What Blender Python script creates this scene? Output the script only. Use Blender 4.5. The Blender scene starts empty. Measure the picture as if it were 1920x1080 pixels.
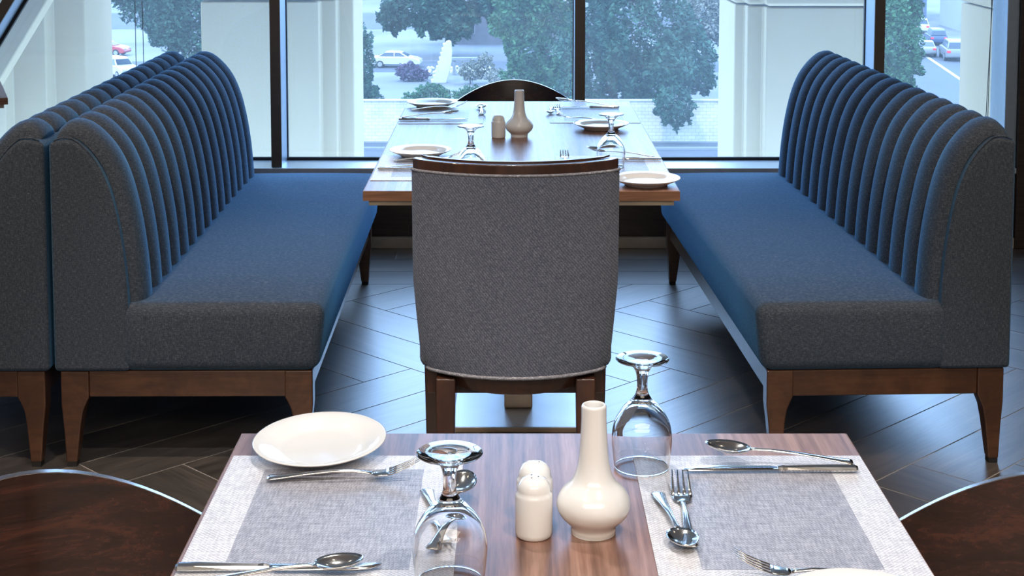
import bpy, bmesh, math, random
from mathutils import Vector, Matrix
random.seed(7)
PI = math.pi
R = math.radians
S = bpy.context.scene
COL = S.collection

# ------------------------------------------------------------------ camera
cam = bpy.data.cameras.new('camera')
cam.sensor_width = 36.0
cam.lens = 2900 / 1920 * 36
cam.shift_y = -(540 - 61) / 1920
cam.clip_start = 0.05
cam.clip_end = 2000
cam_o = bpy.data.objects.new('camera', cam)
COL.objects.link(cam_o)
cam_o.location = (0, 0, 1.47)
cam_o.rotation_euler = (PI / 2 - math.atan(0.09), 0, 0)
S.camera = cam_o

# ------------------------------------------------------------------ world, sun, exposure
S.view_settings.view_transform = 'Standard'
S.view_settings.look = 'None'
S.view_settings.exposure = 0.0
S.view_settings.gamma = 1.0
S.view_settings.use_curve_mapping = False
S.cycles.max_bounces = 12
S.cycles.transparent_max_bounces = 16
S.cycles.caustics_refractive = True
S.cycles.caustics_reflective = False
S.cycles.sample_clamp_indirect = 6.0
S.cycles.use_adaptive_sampling = True
S.cycles.adaptive_threshold = 0.015

world = bpy.data.worlds.new('world')
S.world = world
world.use_nodes = True
bg = world.node_tree.nodes['Background']
bg.inputs[0].default_value = (0.37, 0.60, 1.0, 1)
bg.inputs[1].default_value = 8.3


def lamp(name, kind, loc, energy, color, aim=None, **kw):
    l = bpy.data.lights.new(name, kind)
    l.energy = energy
    l.color = color
    for k, v in kw.items():
        setattr(l, k, v)
    o = bpy.data.objects.new(name, l)
    COL.objects.link(o)
    o.location = loc
    if aim is not None:
        o.rotation_euler = (Vector(aim) - Vector(loc)).to_track_quat('-Z', 'Y').to_euler()
    return o


lamp('sun', 'SUN', (-20, -30, 60), 2.2, (1.0, 0.97, 0.93), aim=(8, 30, -14), angle=R(3))
# daylight portal at the window opening (guides sampling only, adds no light)
p = lamp('window_daylight', 'AREA', (0, 6.62, 1.52), 1.0, (1, 1, 1), aim=(0, 0, 1.52), shape='RECTANGLE', size=8.6, size_y=2.4)
p.data.cycles.is_portal = True
WARM = (1.0, 0.86, 0.70)
NEUT = (1.0, 0.955, 0.915)
AMBER = (1.0, 0.80, 0.62)
SPOTS = [  # location, aim, watts, radius, cone, colour
    ((0.65, 0.9, 2.95), (0.1, 1.6, 0.75), 120, 0.03, 62, NEUT),
    ((-0.25, 2.75, 2.95), (-0.1, 1.8, 0.75), 95, 0.03, 58, NEUT),
    ((-0.9, 0.6, 2.95), (-0.3, 1.6, 0.75), 75, 0.03, 62, NEUT),
    ((0.35, 4.3, 2.95), (0.0, 4.4, 0.75), 12, 0.03, 60, AMBER),
    ((-1.25, 3.0, 2.95), (-1.1, 3.5, 0.1), 150, 0.05, 62, AMBER),
    ((1.35, 2.95, 2.95), (1.15, 3.5, 0.1), 120, 0.05, 62, AMBER),
    ((0.0, 2.0, 2.95), (0.0, 3.3, 0.55), 120, 0.05, 50, NEUT),
]
for loc, aim, w, rad, cone, colr in SPOTS:
    lamp('ceiling_spot', 'SPOT', loc, w, colr, aim=aim, shadow_soft_size=rad, spot_size=R(cone), spot_blend=0.5)
# unseen area light added to brighten the room behind the photographer
lamp('room_fill_light', 'AREA', (0, -1.4, 2.93), 150, WARM, aim=(0, -1.4, 0), shape='RECTANGLE', size=4.0, size_y=1.6)

# ------------------------------------------------------------------ helpers


def tag(o, label=None, cat=None, group=None, kind=None):
    if label: o['label'] = label
    if cat: o['category'] = cat
    if group: o['group'] = group
    if kind: o['kind'] = kind
    return o


def empty(name, loc=(0, 0, 0), rz=0.0):
    o = bpy.data.objects.new(name, None)
    COL.objects.link(o)
    o.location = loc
    o.rotation_euler = (0, 0, rz)
    o.empty_display_size = 0.1
    return o


def obj(name, bm, mat, parent=None, smooth=False, bevel=0.0, segs=2, loc=None):
    if isinstance(bm, bpy.types.Mesh):
        me = bm
    else:
        me = bpy.data.meshes.new(name)
        bmesh.ops.recalc_face_normals(bm, faces=bm.faces)
        bm.to_mesh(me)
        bm.free()
    if not me.materials:
        me.materials.append(mat)
    if smooth:
        me.polygons.foreach_set('use_smooth', [True] * len(me.polygons))
    o = bpy.data.objects.new(name, me)
    COL.objects.link(o)
    if parent is not None:
        o.parent = parent
    if loc: o.location = loc
    if bevel > 0:
        m = o.modifiers.new('bevel', 'BEVEL')
        m.width = bevel
        m.segments = segs
        m.limit_method = 'ANGLE'
        m.angle_limit = R(35)
        if smooth is False:
            me.polygons.foreach_set('use_smooth', [True] * len(me.polygons))
            try:
                me.set_sharp_from_angle(angle=R(35))
            except Exception:
                pass
            m.harden_normals = True
    return o


def box(bm, x0, x1, y0, y1, z0, z1):
    vs = [bm.verts.new(p) for p in [(x0, y0, z0), (x1, y0, z0), (x1, y1, z0), (x0, y1, z0), (x0, y0, z1), (x1, y0, z1), (x1, y1, z1), (x0, y1, z1)]]
    for f in [(0, 3, 2, 1), (4, 5, 6, 7), (0, 1, 5, 4), (1, 2, 6, 5), (2, 3, 7, 6), (3, 0, 4, 7)]:
        bm.faces.new([vs[i] for i in f])
    return bm


def bx(*a):
    return box(bmesh.new(), *a)


def rbox(x0, x1, y0, y1, z0, z1, r, segs=4):
    bm = bx(x0, x1, y0, y1, z0, z1)
    bmesh.ops.bevel(bm, geom=list(bm.edges), offset=r, segments=segs, profile=0.5, affect='EDGES')
    return bm


def prism(pts, axis, a, b, bm=None):
    """extrude a closed outline; axis 'y': pts are (x,z); axis 'x': (y,z); axis 'z': (x,y)"""
    bm = bm or bmesh.new()

    def mk(p, t):
        if axis == 'y': return (p[0], t, p[1])
        if axis == 'x': return (t, p[0], p[1])
        return (p[0], p[1], t)
    A = [bm.verts.new(mk(p, a)) for p in pts]
    B = [bm.verts.new(mk(p, b)) for p in pts]
    n = len(pts)
    bm.faces.new(A)
    bm.faces.new(B[::-1])
    for i in range(n):
        bm.faces.new([A[i], B[i], B[(i + 1) % n], A[(i + 1) % n]])
    return bm


def lathe(prof, n=40, bm=None, closed=False):
    """prof: (r,z) list; r==0 points become poles"""
    bm = bm or bmesh.new()
    rings = []
    for r, z in prof:
        if r < 1e-6:
            rings.append([bm.verts.new((0, 0, z))])
        else:
            rings.append([bm.verts.new((r * math.cos(2 * PI * i / n), r * math.sin(2 * PI * i / n), z)) for i in range(n)])
    pairs = list(zip(rings, rings[1:]))
    if closed: pairs.append((rings[-1], rings[0]))
    for a, b in pairs:
        for i in range(n):
            j = (i + 1) % n
            if len(a) == 1 and len(b) == 1: continue
            if len(a) == 1: bm.faces.new([a[0], b[i], b[j]])
            elif len(b) == 1: bm.faces.new([a[i], b[0], a[j]])
            else: bm.faces.new([a[i], b[i], b[j], a[j]])
    return bm


def spline(pts, k=6):
    """Catmull-Rom through 2-tuples"""
    P = [pts[0]] + list(pts) + [pts[-1]]
    out = []
    for i in range(1, len(P) - 2):
        p0, p1, p2, p3 = P[i - 1:i + 3]
        for j in range(k):
            t = j / k
            out.append(tuple(0.5 * (2 * b + (c - a) * t + (2 * a - 5 * b + 4 * c - d) * t * t + (3 * b - a - 3 * c + d) * t ** 3) for a, b, c, d in zip(p0, p1, p2, p3)))
    out.append(tuple(pts[-1]))
    return out


def loft(stations, bm=None, seg=8):
    """stations along x: (x, y, z, halfwidth, halfthickness)"""
    bm = bm or bmesh.new()
    rings = []
    for x, y, z, w, t in stations:
        rings.append([bm.verts.new((x, y + w * math.cos(2 * PI * i / seg), z + t * math.sin(2 * PI * i / seg))) for i in range(seg)])
    for a, b in zip(rings, rings[1:]):
        for i in range(seg):
            j = (i + 1) % seg
            bm.faces.new([a[i], b[i], b[j], a[j]])
    bm.faces.new(rings[0])
    bm.faces.new(rings[-1][::-1])
    return bm


def tube(pts, r, bm=None, seg=8):
    bm = bm or bmesh.new()
    rings = []
    n = len(pts)
    for i, p in enumerate(pts):
        p = Vector(p)
        d = (Vector(pts[min(i + 1, n - 1)]) - Vector(pts[max(i - 1, 0)])).normalized()
        up = Vector((0, 0, 1)) if abs(d.z) < 0.9 else Vector((1, 0, 0))
        a = d.cross(up).normalized()
        b = d.cross(a)
        rr = r[i] if isinstance(r, (list, tuple)) else r
        rings.append([bm.verts.new(p + a * rr * math.cos(2 * PI * k / seg) + b * rr * math.sin(2 * PI * k / seg)) for k in range(seg)])
    for a, b in zip(rings, rings[1:]):
        for i in range(seg):
            j = (i + 1) % seg
            bm.faces.new([a[i], b[i], b[j], a[j]])
    bm.faces.new(rings[0])
    bm.faces.new(rings[-1][::-1])
    return bm


def kids(o):
    return [c for c in bpy.data.objects if c.parent == o]


def dup(o, parent=None, label=None):
    cs = kids(o)
    c = o.copy()
    COL.objects.link(c)
    c.parent = parent
    if label: c['label'] = label
    for k in cs:
        dup(k, c)
    return c


# ------------------------------------------------------------------ materials
def newmat(name):
    m = bpy.data.materials.new(name)
    m.use_nodes = True
    nt = m.node_tree
    return m, nt, nt.nodes['Principled BSDF']


def N(nt, typ, **kw):
    n = nt.nodes.new(typ)
    for k, v in kw.items():
        if k in n.inputs.keys() if isinstance(k, str) else False:
            n.inputs[k].default_value = v
        else:
            setattr(n, k, v)
    return n


def coords(nt, scale=(1, 1, 1), rot=(0, 0, 0), jitter=False):
    tc = nt.nodes.new('ShaderNodeTexCoord')
    mp = nt.nodes.new('ShaderNodeMapping')
    mp.inputs['Scale'].default_value = scale
    mp.inputs['Rotation'].default_value = rot
    if jitter:
        oi = nt.nodes.new('ShaderNodeObjectInfo')
        mul = nt.nodes.new('ShaderNodeVectorMath')
        mul.operation = 'SCALE'
        cb = nt.nodes.new('ShaderNodeCombineXYZ')
        nt.links.new(oi.outputs['Random'], cb.inputs[0])
        nt.links.new(oi.outputs['Random'], cb.inputs[1])
        nt.links.new(cb.outputs[0], mul.inputs[0])
        mul.inputs['Scale'].default_value = 13.0
        add = nt.nodes.new('ShaderNodeVectorMath')
        nt.links.new(tc.outputs['Object'], add.inputs[0])
        nt.links.new(mul.outputs[0], add.inputs[1])
        nt.links.new(add.outputs[0], mp.inputs['Vector'])
    else:
        nt.links.new(tc.outputs['Object'], mp.inputs['Vector'])
    return mp.outputs[0]


def noise(nt, vec, scale, detail=3, rough=0.5, dist=0.0):
    n = nt.nodes.new('ShaderNodeTexNoise')
    n.inputs['Scale'].default_value = scale
    n.inputs['Detail'].default_value = detail
    n.inputs['Roughness'].default_value = rough
    n.inputs['Distortion'].default_value = dist
    nt.links.new(vec, n.inputs['Vector'])
    return n.outputs['Fac']


def ramp(nt, fac, stops):
    r = nt.nodes.new('ShaderNodeValToRGB')
    e = r.color_ramp.elements
    while len(e) > 1: e.remove(e[-1])
    e[0].position = stops[0][0]
    e[0].color = (*stops[0][1], 1)
    for p_, c in stops[1:]:
        q = e.new(p_)
        q.color = (*c, 1)
    nt.links.new(fac, r.inputs[0])
    return r.outputs[0]


def bump(nt, bs, h, strength, dist=0.002):
    b = nt.nodes.new('ShaderNodeBump')
    b.inputs['Strength'].default_value = strength
    b.inputs['Distance'].default_value = dist
    nt.links.new(h, b.inputs['Height'])
    nt.links.new(b.outputs[0], bs.inputs['Normal'])


def mathn(nt, op, a, b=None):
    m = nt.nodes.new('ShaderNodeMath')
    m.operation = op
    for i, v in enumerate((a, b)):
        if v is None: continue
        if isinstance(v, (int, float)): m.inputs[i].default_value = v
        else: nt.links.new(v, m.inputs[i])
    return m.outputs[0]


def plain(name, col, rough=0.5, metal=0.0, coat=0.0, nz=0.0, nscale=30, spec=0.5):
    m, nt, bs = newmat(name)
    bs.inputs['Roughness'].default_value = rough
    bs.inputs['Metallic'].default_value = metal
    bs.inputs['Coat Weight'].default_value = coat
    bs.inputs['Coat Roughness'].default_value = 0.08
    bs.inputs['Specular IOR Level'].default_value = spec
    v = coords(nt)
    f = noise(nt, v, nscale, 3)
    k = nz
    c = ramp(nt, f, [(0.25, tuple(x * (1 - k) for x in col)), (0.75, tuple(min(1, x * (1 + k)) for x in col))])
    nt.links.new(c, bs.inputs['Base Color'])
    return m


def fabric(name, dark, light, speck, scale=900, sheen=0.4, sheen_tint=(0.55, 0.75, 1.0), twill=False):
    m, nt, bs = newmat(name)
    v = coords(nt)
    v1 = coords(nt, (1, 1, 0.18))
    v2 = coords(nt, (0.18, 0.18, 1))
    a = noise(nt, v1, scale, 2)
    b = noise(nt, v2, scale, 2)
    s = mathn(nt, 'ADD', a, b)
    s = mathn(nt, 'MULTIPLY', s, 0.5)
    if twill:
        w = nt.nodes.new('ShaderNodeTexWave')
        w.wave_type = 'BANDS'
        w.bands_direction = 'X'
        w.inputs['Scale'].default_value = 60
        w.inputs['Distortion'].default_value = 1.2
        w.inputs['Detail'].default_value = 1
        w.inputs['Detail Scale'].default_value = 6
        nt.links.new(coords(nt, (1, 1, 1), (0, R(40), 0)), w.inputs['Vector'])
        ww = mathn(nt, 'MULTIPLY', w.outputs['Fac'], 0.14)
        s = mathn(nt, 'ADD', mathn(nt, 'MULTIPLY', s, 0.86), ww)
    c = ramp(nt, s, [(0.36, dark), (0.52, light), (0.66, speck)])
    nt.links.new(c, bs.inputs['Base Color'])
    bs.inputs['Roughness'].default_value = 0.85
    bs.inputs['Specular IOR Level'].default_value = 0.25
    bs.inputs['Sheen Weight'].default_value = sheen
    bs.inputs['Sheen Roughness'].default_value = 0.45
    bs.inputs['Sheen Tint'].default_value = (*sheen_tint, 1)
    bump(nt, bs, s, 0.35, 0.0015)
    return m


def wood(name, dark, mid, light, scale=(1.2, 14, 14), rough=0.35, coat=0.0, fine=60, rot=(0, 0, 0), jitter=False, spread=1.0, boards=0.0, spec=0.5):
    """grain runs along local x unless rotated"""
    m, nt, bs = newmat(name)
    v = coords(nt, scale, rot, jitter)
    f1 = noise(nt, v, 1.6, 5, 0.6, 1.4)
    v2 = coords(nt, tuple(s * q for s, q in zip(scale, (1.0, 6, 6))), rot, jitter)
    f2 = noise(nt, v2, 3.0, 3, 0.7)
    s = mathn(nt, 'ADD', mathn(nt, 'MULTIPLY', f1, 0.62), mathn(nt, 'MULTIPLY', f2, 0.38))
    if boards:
        vb = coords(nt, (1, 1, 1), rot)
        sep = nt.nodes.new('ShaderNodeSeparateXYZ')
        nt.links.new(vb, sep.inputs[0])
        q = mathn(nt, 'FLOOR', mathn(nt, 'DIVIDE', sep.outputs[0], boards))
        wn = nt.nodes.new('ShaderNodeTexWhiteNoise')
        wn.noise_dimensions = '1D'
        nt.links.new(q, wn.inputs['W'])
        s = mathn(nt, 'ADD', s, mathn(nt, 'MULTIPLY', mathn(nt, 'SUBTRACT', wn.outputs['Value'], 0.5), 0.13))
    if jitter:
        oi = nt.nodes.new('ShaderNodeObjectInfo')
        s = mathn(nt, 'ADD', s, mathn(nt, 'MULTIPLY', mathn(nt, 'SUBTRACT', oi.outputs['Random'], 0.5), 0.14))
    c = ramp(nt, s, [(0.5 - 0.16 * spread, dark), (0.5, mid), (0.5 + 0.17 * spread, light)])
    nt.links.new(c, bs.inputs['Base Color'])
    bs.inputs['Roughness'].default_value = rough
    bs.inputs['Coat Weight'].default_value = coat
    bs.inputs['Coat Roughness'].default_value = 0.12 if name != 'floor_plank' else 0.34
    bs.inputs['Coat IOR'].default_value = 1.5 if name != 'floor_plank' else 1.8
    bs.inputs['Specular IOR Level'].default_value = spec
    bump(nt, bs, f2, 0.12, 0.001)
    return m


M = {}
M['bench'] = fabric('blue_grey_fabric', (0.030, 0.038, 0.053), (0.051, 0.064, 0.086), (0.12, 0.135, 0.16), 620, 0.42, (0.12, 0.5, 1.0))  # saturated blue sheen tint puts blue window light into the fabric colour
M['chair_fab'] = fabric('grey_twill_fabric', (0.058, 0.066, 0.092), (0.104, 0.114, 0.148), (0.20, 0.21, 0.25), 700, 0.15, twill=True)
M['piping'] = fabric('piping_fabric', (0.12, 0.12, 0.14), (0.22, 0.22, 0.25), (0.5, 0.5, 0.55), 700, 0.1)
M['bench_wood'] = wood('bench_frame_wood', (0.040, 0.016, 0.009), (0.075, 0.030, 0.014), (0.12, 0.052, 0.024), (3, 30, 3), 0.32, 0.3)
M['chair_wood'] = wood('chair_frame_wood', (0.022, 0.010, 0.007), (0.045, 0.018, 0.011), (0.075, 0.03, 0.016), (8, 8, 1.2), 0.28, 0.5)
M['shell_wood'] = wood('bent_shell_wood', (0.006, 0.003, 0.0025), (0.028, 0.010, 0.007), (0.085, 0.028, 0.016), (1.0, 14, 14), 0.22, 0.6, spread=1.3)
M['walnut'] = wood('walnut_table', (0.085, 0.040, 0.028), (0.225, 0.118, 0.084), (0.38, 0.225, 0.17), (26, 0.35, 26), 0.33, 0.0, rot=(0, 0, 0), spec=0.5, boards=0.115)
M['edge'] = wood('table_edge_wood', (0.12, 0.055, 0.03), (0.21, 0.10, 0.055), (0.30, 0.16, 0.09), (2.5, 30, 30), 0.4)
M['plank'] = wood('floor_plank', (0.042, 0.036, 0.033), (0.090, 0.078, 0.070), (0.17, 0.145, 0.125), (1.3, 9, 9), 0.42, coat=1.0, jitter=True, spec=1.0)
M['grout'] = plain('floor_grout', (0.42, 0.40, 0.38), 0.8, nz=0.1)
M['panel'] = wood('wall_panel_wood', (0.018, 0.011, 0.009), (0.034, 0.02, 0.016), (0.055, 0.033, 0.025), (2, 20, 20), 0.35)
M['skirt'] = plain('skirting_stone', (0.52, 0.44, 0.33), 0.35, nz=0.3, nscale=9)
M['alu'] = plain('silver_aluminium', (0.62, 0.68, 0.74), 0.32, 0.7, nz=0.05)
M['bronze'] = plain('bronze_frame', (0.11, 0.092, 0.08), 0.4, 0.3, nz=0.1)
M['reveal'] = plain('frame_reveal_aluminium', (0.35, 0.45, 0.56), 0.35, 0.6, nz=0.05)
M['gasket'] = plain('black_gasket', (0.01, 0.01, 0.012), 0.6)
M['brass'] = plain('brushed_bronze_metal', (0.55, 0.43, 0.32), 0.42, 0.6, nz=0.12, nscale=12)
M['basemetal'] = plain('polished_plate_metal', (0.62, 0.66, 0.7), 0.36, 0.8, nz=0.06, nscale=8)
M['steel'] = plain('polished_cutlery_steel', (0.78, 0.77, 0.76), 0.14, 1.0, nz=0.02)
M['ceramic'] = plain('white_glazed_ceramic', (0.76, 0.76, 0.76), 0.12, coat=0.5, nz=0.01)
M['wallpaint'] = plain('wall_paint', (0.60, 0.56, 0.52), 0.8, nz=0.05)
M['ceilpaint'] = plain('ceiling_paint', (0.70, 0.67, 0.63), 0.9, nz=0.03)
M['pier'] = plain('cream_stone_render', (0.46, 0.37, 0.225), 0.85, nz=0.05, nscale=1.5)
M['darkfoot'] = plain('black_plastic_foot', (0.01, 0.01, 0.01), 0.6)
M['cord'] = plain('grey_cord', (0.12, 0.13, 0.14), 0.6)
M['round_stand_in'] = plain('dark_brown_glaze', (0.03, 0.012, 0.008), 0.25, coat=0.5)

# clear window glass; bluish translucent film of dust also paints in outdoor haze
m, nt, bs = newmat('hazy_dusty_window_glass')
nt.nodes.remove(bs)
out = nt.nodes['Material Output']
tr = nt.nodes.new('ShaderNodeBsdfTransparent')
tr.inputs[0].default_value = (0.95, 0.98, 0.98, 1)
gl = nt.nodes.new('ShaderNodeBsdfGlossy')
gl.inputs['Roughness'].default_value = 0.0
gl.inputs['Color'].default_value = (1, 1, 1, 1)
fr = nt.nodes.new('ShaderNodeFresnel')
fr.inputs['IOR'].default_value = 1.5
mx = nt.nodes.new('ShaderNodeMixShader')
nt.links.new(fr.outputs[0], mx.inputs[0])
nt.links.new(tr.outputs[0], mx.inputs[1])
nt.links.new(gl.outputs[0], mx.inputs[2])
tl = nt.nodes.new('ShaderNodeBsdfTranslucent')
tl.inputs[0].default_value = (0.75, 0.9, 1.0, 1)
mx2 = nt.nodes.new('ShaderNodeMixShader')
dn = noise(nt, coords(nt, (1, 1, 0.35)), 2.2, 6, 0.75)
dn2 = noise(nt, coords(nt), 90, 2, 0.8)
dd = mathn(nt, 'ADD', mathn(nt, 'MULTIPLY', dn, 0.10), mathn(nt, 'MULTIPLY', dn2, 0.06))
dd = mathn(nt, 'ADD', dd, 0.02)
nt.links.new(dd, mx2.inputs[0])
nt.links.new(mx.outputs[0], mx2.inputs[1])
nt.links.new(tl.outputs[0], mx2.inputs[2])
nt.links.new(mx2.outputs[0], out.inputs[0])
M['pane'] = m

m, nt, bs = newmat('drinking_glass')
bs.inputs['Base Color'].default_value = (1, 1, 1, 1)
bs.inputs['Roughness'].default_value = 0.0
bs.inputs['IOR'].default_value = 1.48
bs.inputs['Transmission Weight'].default_value = 1.0
M['glass'] = m


def matweave(name, a, b, c, freq):
    m, nt, bs = newmat(name)
    v = coords(nt)
    sep = nt.nodes.new('ShaderNodeSeparateXYZ')
    nt.links.new(v, sep.inputs[0])
    sx = mathn(nt, 'SINE', mathn(nt, 'MULTIPLY', sep.outputs[0], freq))
    sy = mathn(nt, 'SINE', mathn(nt, 'MULTIPLY', sep.outputs[1], freq))
    w = mathn(nt, 'MULTIPLY', sx, sy)
    n1 = noise(nt, coords(nt, (1, 0.1, 1)), 500, 2)
    n2 = noise(nt, coords(nt, (0.1, 1, 1)), 500, 2)
    s = mathn(nt, 'ADD', mathn(nt, 'MULTIPLY', w, 0.16), mathn(nt, 'MULTIPLY', mathn(nt, 'ADD', n1, n2), 0.5))
    nt.links.new(ramp(nt, s, [(0.3, a), (0.5, b), (0.7, c)]), bs.inputs['Base Color'])
    bs.inputs['Roughness'].default_value = 0.42
    bs.inputs['Specular IOR Level'].default_value = 0.9
    bump(nt, bs, s, 0.3, 0.0007)
    return m


M['mat_c'] = matweave('placemat_centre_weave', (0.16, 0.16, 0.19), (0.30, 0.30, 0.345), (0.52, 0.52, 0.57), 1500)
M['mat_b'] = matweave('placemat_border_weave', (0.42, 0.41, 0.44), (0.60, 0.60, 0.64), (0.80, 0.80, 0.83), 1100)

# ------------------------------------------------------------------ room
YW = 6.33          # front plane of the window wall
floor = obj('floor', bx(-4.5, 4.5, -3.0, YW + 0.3, -0.12, -0.0012), M['grout'])
tag(floor, 'dark wood floor laid in herringbone planks with pale joints', kind='structure')

# herringbone planks: cell size, plank = 6 cells, grid axes at 45 degrees
CW, NP, C0, U0, V0 = 0.19, 6, 6, 2.905, 3.538
YEND = 5.731
G = 0.0021


def clip(poly, f):
    out_ = []
    for i, a in enumerate(poly):
        b = poly[(i + 1) % len(poly)]
        fa, fb = f(a), f(b)
        if fa >= 0: out_.append(a)
        if (fa >= 0) != (fb >= 0):
            t = fa / (fa - fb)
            out_.append((a[0] + (b[0] - a[0]) * t, a[1] + (b[1] - a[1]) * t))
    return out_


def plank_mesh(pts):
    bm = bmesh.new()
    n = len(pts)
    top = [bm.verts.new((x, y, 0.0)) for x, y in pts]
    bot = [bm.verts.new((x, y, -0.006)) for x, y in pts]
    bm.faces.new(top)
    for i in range(n):
        bm.faces.new([top[i], bot[i], bot[(i + 1) % n], top[(i + 1) % n]])
    return bm


Lp = CW * NP
full = None
count = 0


def add_plank(u, v, horiz):
    """u,v = lower corner; local x runs along the plank"""
    global full, count
    cu, cv = (u + Lp / 2, v + CW / 2) if horiz else (u + CW / 2, v + Lp / 2)
    cx, cy = (cu - cv) / 2 ** .5, (cu + cv) / 2 ** .5
    rot = R(45) if horiz else R(135)
    hl, hw = Lp / 2 - G, CW / 2 - G
    corners = [(-hl, -hw), (hl, -hw), (hl, hw), (-hl, hw)]
    ca, sa = math.cos(rot), math.sin(rot)
    wy = lambda p: cy + p[0] * sa + p[1] * ca
    wx = lambda p: cx + p[0] * ca - p[1] * sa
    poly = corners
    poly = clip(poly, lambda p: (YEND - G) - wy(p))
    if len(poly) < 3: return
    ys = [wy(p) for p in poly]
    xs = [wx(p) for p in poly]
    if max(ys) < 2.35 or max(xs) < -2.9 or min(xs) > 3.3: return
    if poly == corners:
        if full is None:
            bm = plank_mesh(corners)
            o = obj('plank', bm, M['plank'], floor)
            full = o.data
        else:
            o = bpy.data.objects.new('plank', full)
            COL.objects.link(o)
            o.parent = floor
    else:
        o = obj('plank', plank_mesh(poly), M['plank'], floor)
    o.location = (cx, cy, 0)
    o.rotation_euler = (0, 0, rot)
    count += 1


for j in range(-30, 30):
    for i in range(-30, 30):
        s = (i + j - C0) % (2 * NP)
        if s == 0: add_plank(U0 + i * CW, V0 + j * CW, True)
        elif s == NP: add_plank(U0 + i * CW, V0 + j * CW, False)
# border rows parallel to the window wall
hw_ = 0.1 - G
bl = None
for r_ in range(3):
    y = YEND + 0.1 + r_ * 0.2
    for k in range(-3, 4):
        x = k * 1.14 + (0.3, 0.75, 0.1)[r_]
        if bl is None:
            o = obj('plank', plank_mesh([(-0.57 + G, -hw_), (0.57 - G, -hw_), (0.57 - G, hw_), (-0.57 + G, hw_)]), M['plank'], floor)
            bl = o.data
        else:
            o = bpy.data.objects.new('plank', bl)
            COL.objects.link(o)
            o.parent = floor
        o.location = (x, y, 0)
# the rest of the floor towards and behind the camera
o = obj('floor_field', bx(-4.5, 4.5, -3.0, 2.0, -0.0012, -0.0003), M['plank'], floor)

ZC, ZH, ZS = 3.0, 2.72, 0.34
tag(obj('ceiling', bx(-4.5, 4.5, -3.0, YW + 0.5, ZC, ZC + 0.2), M['ceilpaint']), 'plain pale ceiling', kind='structure')
tag(obj('wall_left', bx(-4.6, -4.5, -3.0, YW + 0.3, -0.1, ZC), M['wallpaint']), 'plain side wall', kind='structure')
tag(obj('wall_right', bx(4.5, 4.6, -3.0, YW + 0.3, -0.1, ZC), M['wallpaint']), 'plain side wall', kind='structure')
tag(obj('wall_front', bx(-4.6, 4.6, -3.1, -3.0, -0.1, ZC), M['wallpaint']), 'plain wall behind the camera', kind='structure')
M['lens'] = bpy.data.materials.new('downlight_lens')
M['lens'].use_nodes = True
_b = M['lens'].node_tree.nodes['Principled BSDF']
_b.inputs['Emission Color'].default_value = (1.0, 0.85, 0.65, 1)
_b.inputs['Emission Strength'].default_value = 25
dl = None
DLN = ['above the single-bench side of the front table', 'above the gap between the two tables', 'above the knife side of the front table, toward the paired benches', 'above the middle of the far table', 'above the near end of the paired benches', 'above the near end of the single bench', 'straight above the upholstered chair approach', 'above the bench that is turned away', 'above the aisle beyond the wood chair by the paired benches', 'above the aisle beyond the wood chair by the single bench', 'beyond the single bench beside the dark wall panel', 'behind the camera position']
for k, (x, y) in enumerate([(0.65, 0.9), (-0.25, 2.75), (-0.9, 0.6), (0.35, 4.3), (-1.25, 3.0), (1.35, 2.95), (0.0, 2.0), (-2.6, 3.2), (-2.4, 1.0), (2.6, 1.2), (2.7, 4.0), (0.4, -0.8)]):
    if dl is None:
        dl = empty('downlight', (x, y, ZC))
        tag(dl, 'small round recessed ceiling downlight seen only as reflected glints', 'lamp', 'recessed ceiling downlights')
        obj('trim_ring', lathe([(0.046, 0.004), (0.060, 0.0), (0.060, -0.006), (0.045, -0.006), (0.042, 0.0)], 24), M['alu'], dl)
        obj('lens', lathe([(0.0, -0.002), (0.041, -0.002), (0.041, 0.001)], 24), M['lens'], dl)
        q = dl
    else:
        q = dup(dl)
        q.location = (x, y, ZC)
    q['label'] = 'small recessed ceiling downlight ' + DLN[k]
# window wall: kick panel, head, facade above, solid part to the right
wb = obj('wall_back', bx(-4.5, 2.085, YW + 0.02, YW + 0.26, 0.0, ZS - 0.025), M['panel'])
tag(wb, 'dark wood kick panel under the window wall', kind='structure')
hd = obj('wall_head', bx(-4.5, 4.5, YW + 0.02, YW + 0.26, ZH + 0.06, 7.5), M['wallpaint'], wb)  # carried up as an unseen facade to keep sun off the piers
sp_ = obj('wall_panel', bx(2.085, 2.62, YW - 0.02, YW + 0.26, 0.0, ZC), M['panel'], wb, bevel=0.004)
obj('wall_panel', bx(2.63, 4.5, YW - 0.01, YW + 0.26, 0.0, ZC), M['panel'], wb, bevel=0.004)
tag(obj('baseboard_back', bx(-4.5, 2.085, YW - 0.012, YW + 0.02, 0.0, 0.045), M['skirt'], bevel=0.003), 'beige stone skirting along the window wall', kind='structure')

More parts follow.
